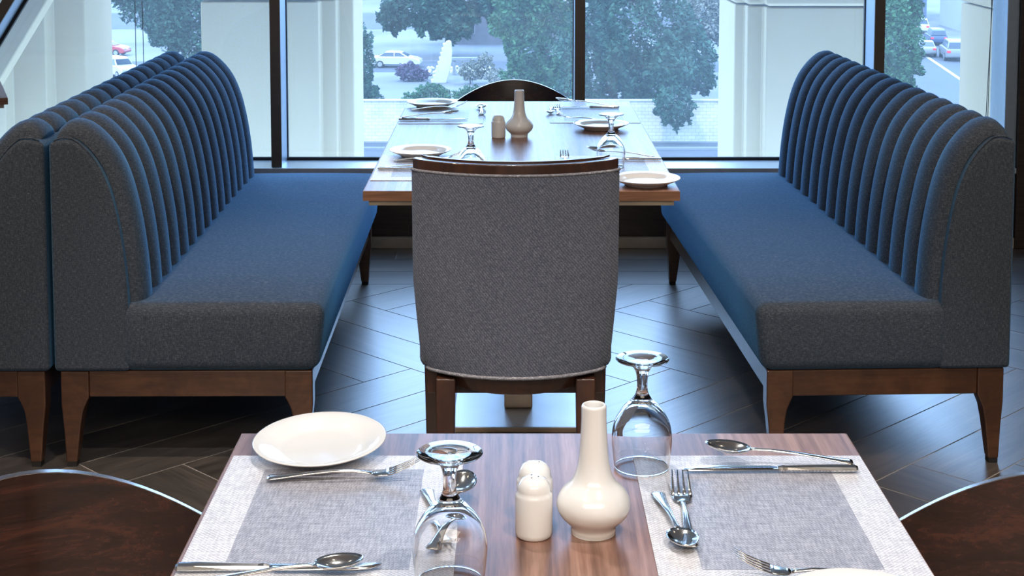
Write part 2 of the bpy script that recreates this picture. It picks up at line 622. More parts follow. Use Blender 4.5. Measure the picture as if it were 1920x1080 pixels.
# window frame
wf = obj('window_1', bx(-4.5, 2.085, YW - 0.02, YW + 0.21, ZS - 0.025, ZS), M['alu'], bevel=0.004)
tag(wf, 'full width aluminium framed window with dark mullions', kind='structure')
bm = bx(-4.5, 2.085, YW + 0.17, YW + 0.19, ZS, ZS + 0.012)
obj('gasket', bm, M['gasket'], wf)
obj('window_head', bx(-4.5, 2.085, YW - 0.0, YW + 0.21, ZH, ZH + 0.06), M['bronze'], wf, bevel=0.003)
mull_x = [-3.48, -2.23, -0.975, 0.280, 1.512]
glass_y = YW + 0.19
for mxx in mull_x:
    if mxx == -2.23: continue
    mo = obj('mullion', bx(mxx - 0.0215, mxx + 0.0215, YW, YW + 0.012, ZS, ZH), M['bronze'], wf, bevel=0.002)
    obj('mullion_web', bx(mxx - 0.0195, mxx + 0.0195, YW + 0.012, YW + 0.19, ZS, ZH), M['reveal'], mo)
    obj('mullion_cap', bx(mxx - 0.0235, mxx + 0.0235, YW + 0.178, YW + 0.20, ZS, ZH), M['gasket'], mo)
obj('jamb', bx(2.035, 2.085, YW, YW + 0.2, ZS, ZH), M['reveal'], wf, bevel=0.003)
xs = [-4.5, -3.48, -0.975, 0.280, 1.512, 2.035]
for a, b in zip(xs, xs[1:]):
    a2, b2 = a + 0.0235, b - 0.0235
    if abs(b - 2.035) < 1e-6: b2 = b
    bm = bmesh.new()
    f = bm.faces.new([bm.verts.new(p_) for p_ in [(a2, glass_y, ZS + 0.005), (b2, glass_y, ZS + 0.005), (b2, glass_y, ZH), (a2, glass_y, ZH)]])
    obj('pane', bm, M['pane'], wf)
# slanted frame member at the far left
dx, dz = 1.49, 2.36
x0_, z0_ = -2.50, ZS
sl = obj('slanted_mullion', prism([(x0_ - 0.03, z0_), (x0_ + 0.02, z0_), (x0_ + dx + 0.02, z0_ + dz), (x0_ + dx - 0.03, z0_ + dz)], 'y', YW, YW + 0.015), M['bronze'], wf)
obj('mullion_web', prism([(x0_ - 0.025, z0_), (x0_ + 0.015, z0_), (x0_ + dx + 0.015, z0_ + dz), (x0_ + dx - 0.025, z0_ + dz)], 'y', YW + 0.015, YW + 0.18), M['reveal'], sl)
obj('gasket', prism([(x0_ + 0.0, z0_), (x0_ + 0.03, z0_), (x0_ + dx + 0.03, z0_ + dz), (x0_ + dx, z0_ + dz)], 'y', YW + 0.165, YW + 0.186), M['gasket'], sl)

# blind cords inside the glass
def cord(p0, p1, label):
    p0, p1 = Vector(p0), Vector(p1)
    o = obj('blind_cord', tube([p0, (p0 + p1) / 2, p1], 0.0016, seg=6), M['cord'])
    tag(o, label, 'cord', 'cords hanging inside the window')


YC = glass_y - 0.025
cord((-1.585, YC, ZH - 0.01), (-1.588, YC, 0.42), 'thin grey cord hanging in front of the window gap behind the paired benches')
cord((-1.560, YC, ZH - 0.01), (-1.555, YC, 0.42), 'second thin grey cord hanging in the gap behind the paired benches, nearer the mullion')
cord((2.22 - 0.16, YC - 0.03, ZH - 0.01), (1.995, YC - 0.03, 0.40), 'thin slack cord crossing the last cream pier by the window jamb')
cord((2.03, YC, ZH - 0.01), (2.015, YC, 0.40), 'thin straight cord hanging closest to the window jamb')

# ------------------------------------------------------------------ piers outside
YB = 8.5


def pier(pts, zt, name, label):
    """pts: plan outline"""
    root = obj(name, prism(pts, 'z', -14, zt), M['pier'], bevel=0.008)
    tag(root, label, kind='structure')
    cx = sum(p_[0] for p_ in pts) / len(pts)
    cy = sum(p_[1] for p_ in pts) / len(pts)
    big = [(cx + (x - cx) * 1.02, cy + (y - cy) * 1.03) for x, y in pts]
    obj('pier_block', prism(big, 'z', zt + 0.006, 4.5), M['pier'], root, bevel=0.02)
    return root


JZ = 0.925
pier([(-1.575, 7.8), (-0.978, 7.8), (-0.978, 7.9), (-0.90, 7.9), (-0.90, 8.0), (-0.822, 8.0), (-0.822, YB), (-1.575, YB)], JZ, 'column_1', 'cream stone pier outside behind the first mullion')
pier([(1.285, 7.8), (1.86, 7.8), (1.86, YB + 0.1), (1.155, YB + 0.1), (1.155, 8.0), (1.205, 8.0), (1.205, 7.9), (1.285, 7.9)], JZ - 0.03, 'column_2', 'cream stone pier outside behind the single bench')
pier([(-3.2, 7.62), (-2.515, 7.62), (-2.515, 7.74), (-2.345, 7.74), (-2.345, 7.88), (-2.185, 7.88), (-2.185, 8.42), (-3.2, 8.42)], JZ + 0.03, 'column_3', 'cream stone pier outside beyond the slanted frame')
pier([(2.46, 7.9), (3.25, 7.9), (3.25, 8.45), (2.46, 8.45)], JZ - 0.05, 'column_4', 'cream stone pier outside next to the window jamb')
br = obj('brace', prism([(-3.0, -0.05), (-2.83, -0.05), (-1.80, 1.60), (-1.97, 1.60)], 'y', 7.3, 7.42), M['pier'], bevel=0.01)
tag(br, 'cream diagonal brace outside the window', kind='structure')

# ------------------------------------------------------------------ benches
BL = 1.882      # length
PROF = [(0.0, 0.838), (0.02, 0.85), (0.068, 0.85), (0.118, 0.80), (0.150, 0.735), (0.172, 0.65), (0.187, 0.55), (0.195, 0.45), (0.195, 0.40)]


def make_bench(label, group=None):
    """local: x=0 back plane, +x to the seat front, y from 0 to BL"""
    root = empty('bench_seat')
    tag(root, label, 'bench', group)
    # upholstered core with both end faces
    outer = spline(PROF[1:], 5)
    pts = [(0.0, 0.25), (0.0, 0.84)] + [(x - 0.004, z - 0.003) for x, z in outer] + [(0.195, 0.25)]
    core = prism(pts, 'y', 0.0, BL)
    obj('backrest', core, M['bench'], root, bevel=0.012, segs=3)
    # piping on both end faces
    for y in (0.006, BL - 0.006):
        path = [(0.012, y, 0.846)] + [(x - 0.006, y, z + 0.001) for x, z in outer[2:]] + [(0.189, y, 0.255)]
        obj('piping', tube([(a, b + (0.002 if y < 1 else -0.002), c) for a, b, c in path], 0.0025, seg=6), M['bench'], root, smooth=True)
    # padded channels
    nch = 15
    y0, y1 = 0.03, BL - 0.03
    cw = (y1 - y0) / nch
    path = spline([(0.016, 0.842), (0.03, 0.852), (0.068, 0.852), (0.118, 0.803), (0.150, 0.737), (0.172, 0.65), (0.187, 0.55), (0.195, 0.45), (0.197, 0.395)], 4)
    nrm = []
    for i in range(len(path)):
        a = path[max(i - 1, 0)]
        b = path[min(i + 1, len(path) - 1)]
        d = Vector((b[0] - a[0], b[1] - a[1])).normalized()
        nrm.append((-d.y, d.x))
    bm = bmesh.new()
    rows = []
    nv = 12
    for i, (p_, n_) in enumerate(zip(path, nrm)):
        tt = i / (len(path) - 1)
        amp = 0.036 * min(1, 0.28 + tt * 4) * (1.0 if tt < 0.93 else 1 - (tt - 0.93) * 7)
        row = []
        for k in range(nv + 1):
            u = -1 + 2 * k / nv
            u = math.sin(u * PI / 2)
            h = amp * max(0.0, 1 - abs(u) ** 2.3) ** 0.5 - 0.004 * (1 if abs(u) > 0.999 else 0)
            row.append(bm.verts.new((p_[0] + n_[0] * h, (u * 0.5) * cw, p_[1] + n_[1] * h)))
        rows.append(row)
    for a, b in zip(rows, rows[1:]):
        for k in range(nv):
            bm.faces.new([a[k], b[k], b[k + 1], a[k + 1]])
    # close the back so every channel is a solid cushion
    for row in (rows[0], rows[-1]):
        bm.faces.new(row)
    first = None
    for k in range(nch):
        if first is None:
            o = obj('back_channel', bm, M['bench'], root, smooth=True)
            first = o.data
        else:
            o = bpy.data.objects.new('back_channel', first)
            COL.objects.link(o)
            o.parent = root
        o.location = (0, y0 + cw * (k + 0.5), 0)
    # seat cushion, slightly crowned
    bm = rbox(0.168, 0.692, -0.002, BL + 0.002, 0.247, 0.425, 0.03, 5)
    bmesh.ops.subdivide_edges(bm, edges=[e for e in bm.edges if e.calc_length() > 0.3], cuts=6, use_grid_fill=True)
    for v in bm.verts:
        if v.co.z > 0.40:
            u = (v.co.x - 0.44) / 0.25
            w = (v.co.y - BL / 2) / (BL / 2)
            v.co.z += 0.014 * max(0, 1 - u * u) * max(0, 1 - w ** 6)
        if v.co.z < 0.33 and v.co.x > 0.6:
            v.co.x -= 0.018 * (0.33 - v.co.z) / 0.083
    obj('seat', bm, M['bench'], root, smooth=True)
    # wooden base
    zt, zb = 0.2495, 0.180
    rl = [('y', 0.02, 0.04), ('y', BL - 0.04, BL - 0.02)]
    obj('rail', bx(0.085, 0.60, 0.012, 0.035, zb, zt), M['bench_wood'], root, bevel=0.004)
    obj('rail', bx(0.085, 0.60, BL - 0.035, BL - 0.012, zb, zt), M['bench_wood'], root, bevel=0.004)
    obj('rail', bx(0.632, 0.652, 0.06, BL - 0.06, zb, zt), M['bench_wood'], root, bevel=0.004)
    obj('rail', bx(0.02, 0.04, 0.06, BL - 0.06, zb, zt), M['bench_wood'], root, bevel=0.004)

    def leg_outline(x, sgn):
        # x: outer edge; sgn +1: body extends towards +x
        pts_ = [(0, zt), (0, 0.16), (0.006, 0.10), (0.012, 0.012), (0.040, 0.012), (0.046, 0.07), (0.050, 0.11), (0.056, 0.145), (0.066, 0.168), (0.072, zb), (0.072, zt)]
        return [(x + sgn * a, b) for a, b in pts_]
    for (x, sg) in ((0.014, 1), (0.660, -1)):
        for (ya, yb) in ((0.008, 0.058), (BL - 0.058, BL - 0.008)):
            bm = prism(leg_outline(x, sg), 'y', ya, yb)
            ymid = (ya + yb) / 2
            for v in bm.verts:
                if v.co.z < 0.15:
                    k = 1 - 0.35 * (0.15 - v.co.z) / 0.14
                    out = (1 - k) * 0.05 * (-1 if ymid < 1 else 1)
                    v.co.y = ymid + (v.co.y - ymid) * k + out
            lg = obj('leg', bm, M['bench_wood'], root, bevel=0.004)
            xc = x + sg * 0.026
            ymid += 0.018 * (-1 if ymid < 1 else 1)
            obj('foot_pad', bx(xc - 0.012, xc + 0.012, ymid - 0.014, ymid + 0.014, 0.0, 0.013), M['darkfoot'], lg)
    return root


b1 = make_bench('blue-grey channel-backed bench on the side where two benches stand back to back, facing the tables')
b1.location = (-1.172, 3.863, 0)
b1.rotation_euler = (0, 0, R(0.5))
b2 = dup(b1, None, 'blue-grey bench behind, turned away, its back touching the other bench of the pair')
b2.rotation_euler = (0, 0, PI + R(0.5))
b2.location = (-1.184 - 0.016, 3.863 + BL, 0)
b3 = dup(b1, None, 'single blue-grey channel-backed bench standing alone beside the window jamb')
b3.scale = (0.955, 1, 1)
b3.rotation_euler = (0, 0, PI)
# mirrored bench: rotate half a turn, its far end becomes the near end
ang = R(2.3)
b3.rotation_euler = (0, 0, PI + ang)
b3.location = (1.285 + math.sin(ang) * -BL * 1.0, 3.893 + BL * math.cos(ang), 0)

# ------------------------------------------------------------------ tables
def make_table(label, x0, x1, y0, y1, poles, base, edge_parts=True):
    root = empty('dining_table', ((x0 + x1) / 2, (y0 + y1) / 2, 0))
    tag(root, label, 'table')
    w, d = (x1 - x0) / 2, (y1 - y0) / 2
    tp = obj('tabletop', bx(-w, w, -d, d, 0.7255, 0.75), M['walnut'], root, bevel=0.0015)
    e = 0.0012
    for a in ((-w - e, w + e, -d - e, -d, 0.7257, 0.749), (-w - e, w + e, d, d + e, 0.7257, 0.749), (-w - e, -w, -d, d, 0.7257, 0.749), (w, w + e, -d, d, 0.7257, 0.749)):
        obj('edge_band', bx(*a), M['edge'], tp)
    obj('support_frame', bx(-w + 0.012, w - 0.012, -d + 0.012, d - 0.012, 0.712, 0.7255), M['skirt'], root)
    bp = obj('base_plate', bx(base[0] - root.location.x, base[1] - root.location.x, base[2] - root.location.y, base[3] - root.location.y, 0.0005, 0.014), M['basemetal'], root, bevel=0.003)
    obj('plate_edge', bx(base[0] - root.location.x, base[1] - root.location.x, base[2] - root.location.y - 0.002, base[2] - root.location.y, 0.001, 0.013), M['brass'], bp)
    for px, py in poles:
        px -= root.location.x
        py -= root.location.y
        obj('pole', bx(px - 0.04, px + 0.04, py - 0.04, py + 0.04, 0.014, 0.712), M['brass'], root, bevel=0.004)
    return root


FT = (-0.361, 0.447, 0.40, 2.015)
FAR = (-0.361, 0.407, 3.707, 5.332)
make_table('walnut dining table closest to the camera, its far corners in view', *FT, poles=[(0.04, 0.85), (0.04, 1.55)], base=(-0.15, 0.23, 0.65, 1.75))
make_table('walnut dining table between the benches, shining blue from the window', *FAR, poles=[(0.018, 4.316), (0.018, 4.72)], base=(-0.163, 0.2, 4.121, 4.92))
t3 = make_table('corner of a third table reaching in beyond the turned-away bench', -0.70, 0.0, 0.0, 0.60, poles=[(-0.30, 0.3)], base=(-0.5, -0.1, 0.1, 0.5))
a3 = R(21)
t3.rotation_euler = (0, 0, a3)
t3.location = (-1.785 + (-0.35) * math.cos(a3) - 0.3 * math.sin(a3), 5.43 - 0.35 * math.sin(a3) + 0.3 * math.cos(a3), 0)

# ------------------------------------------------------------------ grey upholstered chair
def make_uph_chair():
    root = empty('upholstered_chair', (0.008, 3.30, 0))
    tag(root, 'grey twill upholstered chair with dark wood top rail, seen from behind at the far table', 'chair')

    def halfw(z):
        t = (z - 0.41) / 0.455
        w = 0.209 + 0.020 * min(1, max(0, t) * 2.2) ** 0.8
        w += 0.003 * max(0, t)
        if z < 0.44:
            w -= 0.010 * ((0.44 - z) / 0.03) ** 2
        return w

    def yoff(u):
        return 0.078 * abs(u) ** 2.2

    def shell(z0, z1, nz_, ins, thick, wadd=0.0, lean=0.0, sag=0.0):
        """closed curved slab; u across. ins = push towards the front"""
        bm = bmesh.new()
        nu = 28
        grid = {}
        for s_ in (0, 1):
            for i in range(nz_ + 1):
                for k in range(nu + 1):
                    u = -1 + 2 * k / nu
                    t = i / nz_
                    zz = z0 + (z1 - z0) * t - sag * (1 - u * u) * (1 - t) + sag
                    w = (halfw(zz) + wadd) - (0.006 if s_ else 0)
                    # pillow rounding at the rim
                    y = yoff(u) + ins + (thick if s_ else 0)
                    if s_ == 0:
                        edge = max(0, (abs(u) - 0.93) / 0.07)
                        y += 0.012 * edge ** 2
                    grid[s_, i, k] = bm.verts.new((u * w, y + lean * (zz - 0.41), zz))
        for i in range(nz_):
            for k in range(nu):
                bm.faces.new([grid[0, i, k], grid[0, i, k + 1], grid[0, i + 1, k + 1], grid[0, i + 1, k]])
                bm.faces.new([grid[1, i, k], grid[1, i + 1, k], grid[1, i + 1, k + 1], grid[1, i, k + 1]])
        for i in range(nz_):
            for k in (0, nu):
                bm.faces.new([grid[0, i, k], grid[0, i + 1, k], grid[1, i + 1, k], grid[1, i, k]])
        for k in range(nu):
            for i in (0, nz_):
                bm.faces.new([grid[0, i, k], grid[0, i, k + 1], grid[1, i, k + 1], grid[1, i, k]])
        return bm, grid
    bm, _ = shell(0.413, 0.862, 16, 0.0, 0.055, sag=0.0)
    back = obj('backrest', bm, M['chair_fab'], root, bevel=0.006, segs=2)
    bm, _ = shell(0.862, 0.885, 1, 0.004, 0.030, wadd=-0.003)
    rail = obj('top_rail', bm, M['chair_wood'], root, bevel=0.003)
    bm, _ = shell(0.885, 0.889, 1, 0.024, 0.006, wadd=-0.022)
    obj('rail_lip', bm, M['chair_wood'], rail)
    # piping below and above
    for zz, rr, dy in ((0.413, 0.0045, 0.0), (0.861, 0.0035, 0.002)):
        pts = []
        for k in range(41):
            u = -1 + 2 * k / 40
            pts.append((u * halfw(zz) * 0.995, yoff(u) + dy + 0.012 * max(0, (abs(u) - 0.93) / 0.07) ** 2, zz))
        obj('piping', tube(pts, rr, seg=6), M['piping'], root, smooth=True)
    bm, _ = shell(0.372, 0.411, 1, 0.012, 0.03, wadd=-0.008)
    obj('lower_rail', bm, M['chair_wood'], root, bevel=0.003)
    # seat
    bm = rbox(-0.215, 0.215, 0.075, 0.50, 0.41, 0.485, 0.022, 4)
    obj('seat', bm, M['chair_fab'], root, smooth=True)
    obj('seat_frame', bx(-0.20, 0.20, 0.09, 0.48, 0.35, 0.41), M['chair_wood'], root, bevel=0.004)
    for sx in (-1, 1):
        # rear legs
        bm = bmesh.new()
        pts = [(-0.022, 0.40), (0.022, 0.40), (0.016, 0.0), (-0.016, 0.0)]
        prism([(sx * 0.155 + a, b) for a, b in pts], 'y', 0.04, 0.085, bm)
        for v in bm.verts:
            if v.co.z < 0.01: v.co.y -= 0.03
        obj('leg', bm, M['chair_wood'], root, bevel=0.004)
        pts = [(-0.02, 0.35), (0.02, 0.35), (0.013, 0.0), (-0.013, 0.0)]
        bm = prism([(sx * 0.205 + a, b) for a, b in pts], 'y', 0.43, 0.47)
        obj('leg', bm, M['chair_wood'], root, bevel=0.004)
    return root


make_uph_chair()

# ------------------------------------------------------------------ bent wood chairs
def make_shell_chair(label):
    """local: back centre at the origin, the sitter faces -y (towards the camera)"""
    root = empty('shell_chair')
    tag(root, label, 'chair')
    bm = bmesh.new()
    nu, nz_ = 36, 12
    g = {}
    A = 0.245

    def top(u):
        return 0.765 - 0.088 * abs(u) ** 1.95
    for s_ in (0, 1):
        for i in range(nz_ + 1):
            for k in range(nu + 1):
                u = math.sin((-1 + 2 * k / nu) * PI / 2)
                t = i / nz_
                zt_ = top(u)
                # rounded upper corners
                e = max(0.0, (abs(u) - 0.88) / 0.12)
                zt_ -= 0.040 * e ** 2.6
                z = 0.46 + (zt_ - 0.46) * t
                w = A * (0.82 + 0.18 * min(1, t * 1.5))
                y = -0.115 * u * u + 0.03 * (t - 0.5) - (0.013 if s_ else 0)
                g[s_, i, k] = bm.verts.new((u * (w - (0.001 if s_ else 0)), y, z))
    for i in range(nz_):
        for k in range(nu):
            bm.faces.new([g[0, i, k], g[0, i, k + 1], g[0, i + 1, k + 1], g[0, i + 1, k]])
            bm.faces.new([g[1, i, k], g[1, i + 1, k], g[1, i + 1, k + 1], g[1, i, k + 1]])
        for k in (0, nu):
            bm.faces.new([g[0, i, k], g[0, i + 1, k], g[1, i + 1, k], g[1, i, k]])
    for k in range(nu):
        for i in (0, nz_):
            bm.faces.new([g[0, i, k], g[0, i, k + 1], g[1, i, k + 1], g[1, i, k]])
    obj('backrest', bm, M['shell_wood'], root, bevel=0.003)
    bm = rbox(-0.215, 0.215, -0.44, -0.03, 0.405, 0.47, 0.022, 4)
    obj('seat', bm, M['chair_fab'], root, smooth=True)
    obj('seat_frame', bx(-0.19, 0.19, -0.41, -0.05, 0.36, 0.405), M['chair_wood'], root, bevel=0.004)
    for sx in (-1, 1):
        for (ya, yb) in ((-0.09, -0.05), (-0.41, -0.37)):
            ym = (ya + yb) / 2
            bm = prism([(sx * 0.18 - 0.019, 0.37), (sx * 0.18 + 0.019, 0.37), (sx * 0.18 + 0.012, 0), (sx * 0.18 - 0.012, 0)], 'y', ya, yb)
            obj('leg', bm, M['chair_wood'], root, bevel=0.003)
    return root


c1 = make_shell_chair('dark bent-wood chair at the window end of the far table, only its arched top showing')
c1.location = (0.008, 5.83, 0)
c2 = dup(c1, None, 'glossy dark bent-wood chair cut off by the frame, nearest the paired benches')
c2.location = (-0.595, 1.825, 0)
c2.rotation_euler = (0, 0, R(27))
c3 = dup(c1, None, 'glossy dark bent-wood chair cut off by the frame, in front of the single bench')
c3.location = (0.704, 1.825, 0)
c3.rotation_euler = (0, 0, R(-27))

# ------------------------------------------------------------------ tableware
TZ = 0.7502


def placemat(x0, x1, y0, y1, label):
    root = empty('placemat', ((x0 + x1) / 2, (y0 + y1) / 2, TZ))
    tag(root, label, 'placemat', None)
    w, d = (x1 - x0) / 2, (y1 - y0) / 2
    bw = 0.048
    # one sheet: woven border with a finer centre panel set flush in it
    t = 0.0012
    obj('centre_panel', bx(-w + bw, w - bw, -d + bw, d - bw, 0, t + 0.0002), M['mat_c'], root)
    bm = bmesh.new()
    box(bm, -w, w, d - bw, d, 0, t)
    box(bm, -w, w, -d, -d + bw, 0, t)
    box(bm, -w, -w + bw, -d + bw, d - bw, 0, t)
    box(bm, w - bw, w, -d + bw, d - bw, 0, t)
    obj('border', bm, M['mat_b'], root)
    return root


placemat(-0.357, -0.062, 1.543, 1.928, 'pale woven placemat on the front table under the whole side plate')
placemat(0.155, 0.446, 1.543, 1.928, 'pale woven placemat on the front table under the crossed knife and spoon')
placemat(-0.357, -0.068, 3.84, 4.225, 'woven placemat at the far table corner by the paired benches, partly behind the chair')
placemat(-0.357, -0.092, 4.80, 5.16, 'woven placemat at the window end of the far table, paired-bench side')
placemat(0.119, 0.405, 4.819, 5.20, 'woven placemat at the window end of the far table, single-bench side')
placemat(0.119, 0.405, 3.822, 4.205, 'woven placemat at the far table corner by the single bench, partly behind the chair')
MZ = TZ + 0.0016

# plate
def make_plate():
    Rr = 0.085
    prof = [(0, 0.0035), (0.044, 0.0035), (0.050, 0.0005), (0.053, 0.0005), (0.055, 0.004), (0.072, 0.011), (Rr, 0.0175), (Rr + 0.0008, 0.0188), (Rr - 0.001, 0.0195), (0.070, 0.0145), (0.061, 0.0105), (0.055, 0.0075), (0.048, 0.0062), (0, 0.006)]
    return lathe(prof, 64)


plate = obj('side_plate', make_plate(), M['ceramic'], smooth=True)
tag(plate, 'white side plate whole in view at the corner of the front table', 'plate', None)
plate.location = (-0.247, 1.936, TZ + 0.0035)
plate.rotation_euler = (R(3.5), R(-1.5), 0)
for loc, lb in [((0.345, 1.468, MZ), 'white side plate cut off by the bottom frame edge, beside the front table fork'),
                ((-0.252, 4.200, TZ + 0.0015), 'white side plate on the far table closest to the upholstered chair, by the paired benches'),
                ((-0.270, 5.192, TZ), 'white side plate on the far table beside the window, paired-bench side'),
                ((0.273, 4.700, TZ), 'white side plate on the far table behind the upturned goblet'),
                ((0.332, 3.787, TZ), 'white side plate at the far table corner above the single bench seat')]:
    q = dup(plate, None, lb)
    q.location = loc
    q.rotation_euler = (0, 0, 0)

# goblet, upside down
def make_goblet():
    out_ = spline([(0.0345, 0.0), (0.0365, 0.018), (0.0378, 0.038), (0.0345, 0.058), (0.0240, 0.076), (0.0120, 0.088), (0.0072, 0.098), (0.0066, 0.110), (0.0090, 0.124), (0.0180, 0.1335), (0.0325, 0.1375)], 5)
    top_ = [(0.0335, 0.1388), (0.0325, 0.1400), (0.020, 0.1392), (0.008, 0.1375), (0.0, 0.137)]
    inn = spline([(0.0333, 0.0), (0.0352, 0.018), (0.0364, 0.038), (0.0330, 0.056), (0.0220, 0.0725), (0.0100, 0.0815), (0.0, 0.0835)], 5)
    prof = [(0.0, inn[-1][1])] + inn[:-1][::-1] + out_ + top_
    return lathe(prof, 48)


gob = obj('goblet', make_goblet(), M['glass'], smooth=True)
tag(gob, 'upturned glass goblet closest to the camera, beside the salt and pepper shakers', 'glass', None)
gob.location = (-0.065, 1.563, MZ)
gob.scale = (1.04, 1.04, 1.0)
for loc, lb in [((0.163, 1.889, MZ), 'upturned glass goblet behind the white vase on the front table'),
                ((-0.103, 3.828, MZ), 'upturned glass goblet on the far table just behind the chair, paired-bench side'),
                ((0.261, 4.034, MZ), 'upturned glass goblet on the far table in front of a side plate')]:
    q = dup(gob, None, lb)
    q.location = loc
    q.scale = (1, 1, 1)

# bud vase
def make_vase():
    o_ = spline([(0.0250, 0.0), (0.0255, 0.004), (0.0268, 0.010), (0.0385, 0.023), (0.0415, 0.036), (0.0360, 0.049), (0.0240, 0.062), (0.0180, 0.080), (0.0155, 0.105), (0.0143, 0.130), (0.0142, 0.1465)], 6)
    i_ = spline([(0.0130, 0.1483), (0.0110, 0.146), (0.0105, 0.12), (0.0110, 0.09), (0.0, 0.08)], 4)
    return lathe([(0, 0.0)] + o_ + i_, 48)


vase = obj('bud_vase', make_vase(), M['ceramic'], smooth=True)
tag(vase, 'white long-necked bud vase on the front table', 'vase', None)
vase.location = (0.092, 1.692, TZ)
q = dup(vase, None, 'cream long-necked bud vase on the far table')
q.location = (0.0215, 4.548, TZ)
q.scale = (1, 1, 0.94)

# shakers
sh_prof = [(0, 0.0), (0.0190, 0.0), (0.0205, 0.002), (0.0210, 0.006), (0.0210, 0.046), (0.0203, 0.0492), (0.0186, 0.0512), (0.0186, 0.0535), (0.0178, 0.0590), (0.0140, 0.0650), (0.0080, 0.0678), (0.0, 0.0685)]


def make_shaker(name, label, loc, holes):
    root = empty(name, loc)
    tag(root, label, 'shaker')
    obj('body', lathe(sh_prof, 40), M['ceramic'], root, smooth=True)
    bm = bmesh.new()
    for k in range(holes):
        a = 2 * PI * k / holes
        x, y = 0.005 * math.cos(a), 0.005 * math.sin(a)
        vs = [bm.verts.new((x + 0.0009 * math.cos(t * PI / 4), y + 0.0009 * math.sin(t * PI / 4), 0.0684)) for t in range(8)]
        vs2 = [bm.verts.new((x + 0.0009 * math.cos(t * PI / 4), y + 0.0009 * math.sin(t * PI / 4), 0.0670)) for t in range(8)]
        bm.faces.new(vs)
        for t in range(8):
            bm.faces.new([vs[t], vs[(t + 1) % 8], vs2[(t + 1) % 8], vs2[t]])
    obj('holes', bm, M['darkfoot'], root)
    return root


make_shaker('salt_shaker', 'white domed shaker in front of its twin on the front table', (0.0245, 1.684, TZ), 3)
make_shaker('pepper_shaker', 'white domed shaker half hidden behind its twin on the front table', (0.0262, 1.729, TZ), 1)
make_shaker('salt_shaker', 'cream domed shaker beside the vase on the far table', (-0.040, 4.530, TZ), 3)

# ---- cutlery: local +x from handle end to tip, lying on z=0
def fork_parts():
    st = [(0.0, 0, .004, .0075, .0013), (0.004, 0, .004, .0098, .0016), (0.018, 0, .0045, .0078, .0016), (0.045, 0, .0065, .0055, .0016), (0.08, 0, .008, .0038, .0018), (0.105, 0, .0065, .0030, .0020), (0.122, 0, .0035, .0034, .0018), (0.128, 0, .0026, .0055, .0014)]
    h = loft(st)
    hd_ = loft([(0.127, 0, .0028, .0050, .0012), (0.133, 0, .0020, .0105, .0010), (0.145, 0, .0025, .0122, .0010), (0.150, 0, .0034, .0124, .0010)])
    for k in range(4):
        y = (-0.0102 + 0.0068 * k)
        loft([(0.149, y, .0033, .0024, .0010), (0.160, y, .0062, .0019, .0010), (0.175, y * 0.96, .0118, .0014, .0009), (0.188, y * 0.93, .0190, .0007, .0006)], hd_, 6)
    return [('handle', h), ('tines', hd_)]


def spoon_parts():
    st = [(0.0, 0, .004, .0075, .0013), (0.004, 0, .004, .0098, .0016), (0.018, 0, .0045, .0078, .0016), (0.045, 0, .0065, .0055, .0016), (0.08, 0, .0085, .0038, .0018), (0.105, 0, .0085, .0030, .0020), (0.122, 0, .0082, .0036, .0015), (0.130, 0, .0075, .006, .0009)]
    h = loft(st)
    bm = bmesh.new()
    n, mR = 24, 7
    for s_ in (0, 1):
        rings = []
        for r_ in range(mR + 1):
            rr = r_ / mR
            ring = []
            for k in range(n if r_ else 1):
                a = 2 * PI * k / n
                x = 0.156 + 0.029 * rr * math.cos(a)
                y = 0.0195 * rr * math.sin(a) * (1 - 0.12 * math.cos(a))
                z = 0.0012 + 0.0082 * rr ** 2.2 + (x - 0.156) * 0.03 + (0.0011 if s_ else 0)
                ring.append(bm.verts.new((x, y, z)))
            rings.append(ring)
        for a, b in zip(rings, rings[1:]):
            for k in range(n):
                j = (k + 1) % n
                if len(a) == 1: bm.faces.new([a[0], b[k], b[j]])
                else: bm.faces.new([a[k], b[k], b[j], a[j]])
        if s_ == 0: rim0 = rings[-1]
        else:
            for k in range(n):
                j = (k + 1) % n
                bm.faces.new([rim0[k], rim0[j], rings[-1][j], rings[-1][k]])
    return [('handle', h), ('bowl', bm)]


def knife_parts():
    h = loft([(0.0, 0, .0042, .0050, .0028), (0.003, 0, .0045, .0078, .0040), (0.02, 0, .0045, .0080, .0043), (0.06, 0, .0045, .0065, .0040), (0.088, 0, .0042, .0055, .0036), (0.094, 0, .0042, .0066, .0042), (0.100, 0, .0042, .0050, .0030)])
    o_ = [(0.099, -0.0045), (0.108, -0.0085), (0.19, -0.0085), (0.207, -0.005), (0.217, 0.003), (0.219, 0.0075), (0.210, 0.0082), (0.099, 0.0060)]
    b = prism(o_, 'z', 0.0034, 0.0048)
    return [('handle', h), ('blade', b)]


KIND = {'fork': (fork_parts, {}), 'spoon': (spoon_parts, {}), 'knife': (knife_parts, {})}
proto = {}


def cutlery(kind, p0, heading, pitch, label, scale=1.0, roll=0.0):
    if kind not in proto:
        root = empty(kind)
        for nm, bm in KIND[kind][0]():
            obj(nm, bm, M['steel'], root, smooth=True)
        if kind == 'knife':
            root.children[-1].data.polygons.foreach_set('use_smooth', [False] * len(root.children[-1].data.polygons))
        proto[kind] = root
    else:
        root = dup(proto[kind])
    root.location = p0
    root.rotation_euler = (R(roll), R(-pitch), R(heading))
    root.scale = (scale,) * 3
    tag(root, label, kind)
    return root


Z = MZ
